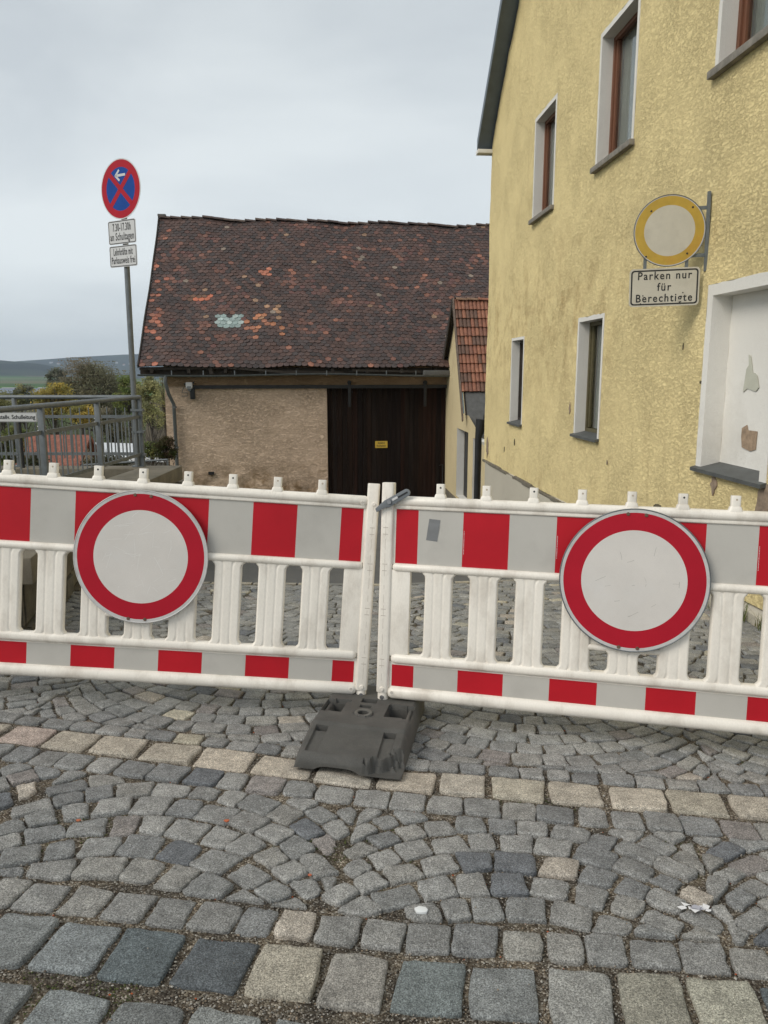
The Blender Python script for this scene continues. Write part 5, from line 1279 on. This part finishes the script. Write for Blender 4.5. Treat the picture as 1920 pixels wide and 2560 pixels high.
RT = mat('red_roof_tiles', (.25, .10, .07), .85, var=.25, vscale=4, speck=.2, spscale=12)
YW = mat('ochre_wall', (.55, .38, .12), .9, var=.08); BRf = mat('brown_roof', (.10, .085, .06), .9, var=.25, vscale=5); WW = mat('pale_wall', (.62, .62, .6), .9); GRf = mat('grey_roof', (.30, .32, .36), .7)
WRf = mat('white_roof', (.72, .74, .76), .5, var=.06, vscale=2); FW = mat('far_pale_wall', (.42, .42, .42), .9); FARR = mat('far_red_roof', (.22, .10, .07), .9)
p = at(128, 1095, 26); gable_house('red_roofed_house', 'house with bright red tile roof seen below through the railing', 'house', p.x - .80, 28.2, -6.7, 2.0, 5.0, 2.2, 2.1, WW, RT, 0)
p = at(250, 1128, 36)
T = root('flat_roofed_hall', (p.x + .1, 40, -7.75), 'long low hall with a white flat roof below the trees', 'hall', rotz=R(-14))
mb = MB(); mb.box(-4.2, 5.0, -3, 3, -2, 3.6); mb.build('wall', mat('hall_wall', (.35, .33, .3), .9), T)
mb = MB()
for k in range(18): mb.box(-4.5 + k * .54, -4.5 + k * .54 + .50, -3.3, 3.3, 3.6, 3.78)
mb.build('roof', WRf, T)
p = at(398, 1078, 44); gable_house('ochre_house', 'small ochre yellow house with mossy brown roof between the trees', 'house', p.x + .4, 47, -6.4, 3.0, 4, 2.6, 2.1, YW, BRf, R(10), [(-.5, 1.2, .5, .7)])
# far hall with solar roof
T = root('solar_hall', (at(75, 960, 640).x, 640, -22.5), 'large far hall with a shallow grey solar panel roof beyond the trees', 'hall', rotz=R(8))
mb = MB(); mb.box(-30, 30, -12, 12, 0, 6); mb.build('wall', mat('hall_dark', (.13, .15, .18), .8), T)
mb = MB()
for sx_ in (0,):
    mb.add([(-32, -14, 6), (32, -14, 6), (32, 0, 9.5), (-32, 0, 9.5), (32, 14, 6), (-32, 14, 6)], [(0, 1, 2, 3), (3, 2, 4, 5)])
rr_ = mb.build('roof', mat('solar_roof', (.16, .19, .25), .45, var=.1), T, fixn=False)
mb = MB(); mb.box(-22, -2, -.8, .8, 9.5, 10.2); mb.box(6, 30, -.8, .8, 9.5, 10.2); mb.build('skylight', M['plate_white'], rr_)
for px, v, wd, rm_, lb in ((128, 909, 26, GRf, 'tiny white grey roofed far house left of the big olive tree, leftmost in the valley'), (146, 911, 22, FARR, 'tiny far house with red roof just left of the big olive tree'), (292, 909, 20, GRf, 'tiny grey roofed far house in the valley between big tree and sign pole'), (310, 914, 18, FARR, 'tiny red roofed far house in the valley right of the big olive tree'), (326, 911, 24, GRf, 'widest tiny far house in the valley close to the sign pole')):
    y = 3000.0
    while y < 6800 and ray(px, v).z * y > float(terrain_z(np.array([ray(px, v).x * y]), np.array([y]))[0]): y += 20
    p = ray(px, v) * y; gable_house('distant_house', lb, 'house', p.x, y, p.z, wd, 12, 9, 5, FW, rm_, 0)['group'] = 'distant village houses'

# ------------------------------------------------------------------ TREES AND BUSHES
def tree(name, label, px, vtop, vbot, halfpx, Y, cols, nleaf, leaf, group='trees beyond the railing', bare=.0, trunk=True, seed=1, squash=1.0, zbase=None, cat='tree', dep=1.0):
    r = np.random.default_rng(seed); ctr = at(px, (vtop + vbot) / 2, Y); top = at(px, vtop, Y).z; bot = at(px, vbot, Y).z; hw_ = halfpx / FPX * Y * 1.16; hz = (top - bot) / 2 * 1.06
    zb_ = zbase if zbase is not None else float(terrain_z(np.array([ctr.x]), np.array([float(Y)]))[0])
    T = root(name, (ctr.x, Y, zb_), label, cat, group=group); cz = (top + bot) / 2 - zb_
    # limbs
    mb = MB(); H_ = cz
    tips = []
    mb.tube([(0, 0, -.3), (.05 * hw_, 0, H_ * .4), (0, .03 * hw_, max(H_, .2))], [hw_ * .085 + .03, hw_ * .06 + .02, hw_ * .035 + .01], 8)
    nl = 26
    for k in range(nl):
        a = r.uniform(0, 6.28); e = r.uniform(.15, 1.25); z0 = max(H_ * r.uniform(.35, 1.0), .1); L_ = r.uniform(.6, 1.0)
        tip = Vector((math.cos(a) * hw_ * L_ * math.cos(e), math.sin(a) * hw_ * L_ * math.cos(e) * dep, min(cz + hz * .93, z0 + (cz + hz - z0) * math.sin(e) * L_ + .1)))
        mid = Vector((tip.x * .45, tip.y * .45, z0 + (tip.z - z0) * .35)); mb.tube([(0, 0, z0), mid, tip], [hw_ * .028 + .01, hw_ * .014 + .006, hw_ * .004 + .003], 5, cap=False); tips.append((mid, tip))
        for q in range(5):
            t = r.uniform(.2, 1); p = mid.lerp(tip, t); e_ = p + Vector(r.normal(0, 1, 3)) * hw_ * .17 + Vector((0, 0, hw_ * .08)); mb.tube([p, e_], [hw_ * .008 + .003, hw_ * .002 + .002], 4, cap=False)
    mb.build('trunk', M['bark'], T, smooth=True, fixn=False)
    # clumps of leaves: sizes and colours vary from clump to clump
    nc = 46; cl = []
    for k in range(nc):
        a = r.uniform(0, 6.28); u = r.uniform(-.85, 1); rad = math.sqrt(max(0, 1 - u * u)) * (.75 + .25 * r.random()); s = r.uniform(.25, .92) ** .5
        wob = 1 + .12 * math.sin(a * 3 + seed) + .12 * math.sin(a * 5 + u * 4)
        cl.append((math.cos(a) * rad * hw_ * .86 * wob * s, math.sin(a) * rad * hw_ * .8 * dep * s, cz + u * hz * .84 * s, r.uniform(.16, .34) * hw_, cols[r.integers(len(cols))]))
    n = nleaf; pick = r.integers(0, nc, n); C = np.array([c[:3] for c in cl])[pick]; S = np.array([c[3] for c in cl])[pick]; CC = np.array([c[4] for c in cl])[pick]
    P_ = C + np.clip(r.normal(0, 1, (n, 3)), -1.5, 1.5) * S[:, None] * np.array([1, .9, .75 * squash]) * .62
    dv = r.normal(0, 1, (n, 3)); dv /= np.linalg.norm(dv, axis=1)[:, None]; du = np.cross(dv, r.normal(0, 1, (n, 3))); du /= np.linalg.norm(du, axis=1)[:, None]
    sz = leaf * r.uniform(.5, 1.3, n)[:, None]
    V = np.stack([P_ - dv * sz * .5, P_ + du * sz * .32, P_ + dv * sz * .5, P_ - du * sz * .32], 1).reshape(-1, 3)
    V[:, 2] = np.maximum(V[:, 2], .05)
    col = np.repeat(CC * r.uniform(.7, 1.3, (n, 1)), 4, axis=0)
    me = bpy.data.meshes.new('crown'); me.from_pydata(V.tolist(), [], np.arange(4 * n).reshape(n, 4).tolist()); me.materials.append(M['leaf'])
    at_ = me.color_attributes.new('Col', 'FLOAT_COLOR', 'POINT'); at_.data.foreach_set('color', np.concatenate([col, np.ones((4 * n, 1))], 1).astype(np.float32).ravel())
    o = bpy.data.objects.new('crown', me); COL.objects.link(o); o.parent = T
    return T
OL = [(.27, .25, .17), (.30, .275, .18), (.24, .23, .15), (.29, .25, .18), (.26, .26, .16)]
YL = [(.50, .38, .10), (.56, .43, .12), (.42, .35, .11), (.34, .32, .12)]
GR = [(.20, .25, .09), (.25, .29, .10), (.17, .21, .08), (.28, .29, .11)]
YG = [(.38, .37, .17), (.44, .41, .20), (.32, .32, .16), (.28, .28, .15)]
DG = [(.07, .08, .045), (.09, .10, .05), (.11, .10, .06)]
GY = [(.26, .26, .21), (.23, .24, .19), (.20, .21, .16)]
tree('broad_tree', 'big olive brown budding tree, tallest beyond the railing', 238, 892, 1075, 92, 78, OL, 42000, .16, seed=3)
tree('broad_tree', 'grey hazy tree at the left shoulder of the big olive tree', 147, 913, 1010, 30, 88, GY, 4000, .22, seed=4)
tree('broad_tree', 'fresh green tree to the right of the big olive tree', 322, 925, 1070, 34, 60, GR, 6500, .16, seed=5)
tree('maple_tree', 'yellow flowering tree in front of the big olive tree', 132, 950, 1060, 50, 50, YL, 7500, .15, seed=6)
tree('maple_tree', 'lower yellow tree above the white roofed hall', 205, 1005, 1065, 32, 46, YL, 3500, .13, seed=7)
tree('young_tree', 'pale green thin tree in front of the solar roofed hall', 60, 950, 1040, 28, 66, GY + YG, 3500, .16, seed=8)
tree('broad_tree', 'dull olive tree at the far left edge behind the railing', 5, 975, 1060, 42, 64, YG, 4500, .16, seed=9)
tree('willow_tree', 'loose yellow green tree between the pole and the barn', 378, 930, 1095, 42, 42, YG, 7000, .115, seed=10)
tree('birch_tree', 'thin bare twiggy tree right beside the barn corner', 412, 925, 1110, 24, 34, YG, 1300, .08, seed=11)
tree('broad_tree', 'olive green tree low behind the fence bars', 285, 1015, 1105, 45, 52, OL + DG, 5000, .14, seed=12)
tree('bush', 'dark green bush at the far left below the railing', 25, 1085, 1170, 42, 19, DG + GR, 3800, .05, group='bushes below the railing', seed=13, cat='bush')
tree('bush', 'green leafy bush behind the left parking plate', 40, 1060, 1120, 30, 24, GR, 3000, .05, group='bushes below the railing', seed=14, cat='bush')
tree('bush', 'dark bush left of the red roofed house front', 88, 1135, 1180, 40, 17, DG, 3000, .045, group='bushes below the railing', seed=15, cat='bush')
tree('bush', 'dark bush below the white roofed hall', 275, 1140, 1185, 60, 19, DG, 4200, .05, group='bushes below the railing', seed=16, cat='bush')
tree('bush', 'brown twiggy bush at the foot of the barn corner', 415, 1085, 1165, 30, 16, [(.10, .07, .045), (.08, .07, .035), (.07, .08, .03)], 3600, .04, group='bushes below the railing', seed=17, cat='bush')
tree('bush', 'green bush beneath the ochre house', 380, 1105, 1150, 34, 24, GR + DG, 2600, .06, group='bushes below the railing', seed=18, cat='bush')
# fallen pipe rail behind the corner
mb = MB(); a = at(205, 1163, 9.4); b_ = at(419, 1149, 9.4); mb.tube([a, b_], .012, 8); mb.tube([a, (a.x, a.y, -2.6)], .014, 8); mb.tube([b_, (b_.x, b_.y, -2.6)], .014, 8)
o = mb.build('pipe_rail', M['galv']); tag(o, 'low thin pipe rail behind the concrete coping', 'railing')

# ------------------------------------------------------------------ GRASS TUFTS
def tuft(x, y, n, h, label, seed):
    r = random.Random(seed); mb = MB(); z = gf(x, y) - .01
    for k in range(n):
        a = r.uniform(0, 6.28); rr = r.uniform(0, .10); bx_, by_ = rr * math.cos(a) * .4, rr * math.sin(a) * 1.6; hh = h * r.uniform(.4, 1.1); ln_ = r.uniform(.1, .7) * hh; b2 = r.uniform(0, 6.28); w = r.uniform(.002, .004)
        c = r.choice([(.09, .12, .035), (.13, .15, .05), (.20, .18, .09), (.07, .10, .03)]); vs = []
        for q in range(4):
            t = q / 3; cx = bx_ + math.cos(b2) * ln_ * t * t; cy = by_ + math.sin(b2) * ln_ * t * t; zz_ = hh * (t - .25 * t * t * (ln_ / hh)); ww = w * (1 - t * .9)
            vs += [(cx - math.sin(b2) * ww, cy + math.cos(b2) * ww, zz_), (cx + math.sin(b2) * ww, cy - math.cos(b2) * ww, zz_)]
        mb.add(vs, [(0, 1, 3, 2), (2, 3, 5, 4), (4, 5, 7, 6)], 0, c)
    o = mb.build('grass_tuft', M['grass'], fixn=False); o.location = (x, y, z); tag(o, label, 'grass', 'grass tufts along the foot of the yellow house'); return o
tuft(2.66, 5.55, 90, .20, 'largest grass tuft at the foot of the yellow house wall, right edge', 1)
tuft(2.60, 6.05, 50, .11, 'small grass tuft beside the round plate at the house foot', 2)
tuft(2.56, 6.7, 40, .09, 'low grass tuft farther down the house wall', 3)
tuft(2.68, 5.15, 60, .15, 'nearest grass tuft by the house wall at the frame edge', 4)

# ------------------------------------------------------------------ HAZE
hz = MB(); hz.box(-7400, 7400, -80, 8600, -45, 330); ho = hz.build('haze', bpy.data.materials.new('haze_air'))
hm = ho.data.materials[0]; hm.use_nodes = True; hm.node_tree.nodes.clear(); hn = hm.node_tree.nodes
ou = hn.new('ShaderNodeOutputMaterial'); pv = hn.new('ShaderNodeVolumePrincipled'); pv.inputs['Color'].default_value = (.72, .85, 1, 1); pv.inputs['Density'].default_value = .00009; pv.inputs['Anisotropy'].default_value = .2
hm.node_tree.links.new(pv.outputs[0], ou.inputs['Volume']); tag(ho, 'thin pale haze over the valley', kind='stuff')
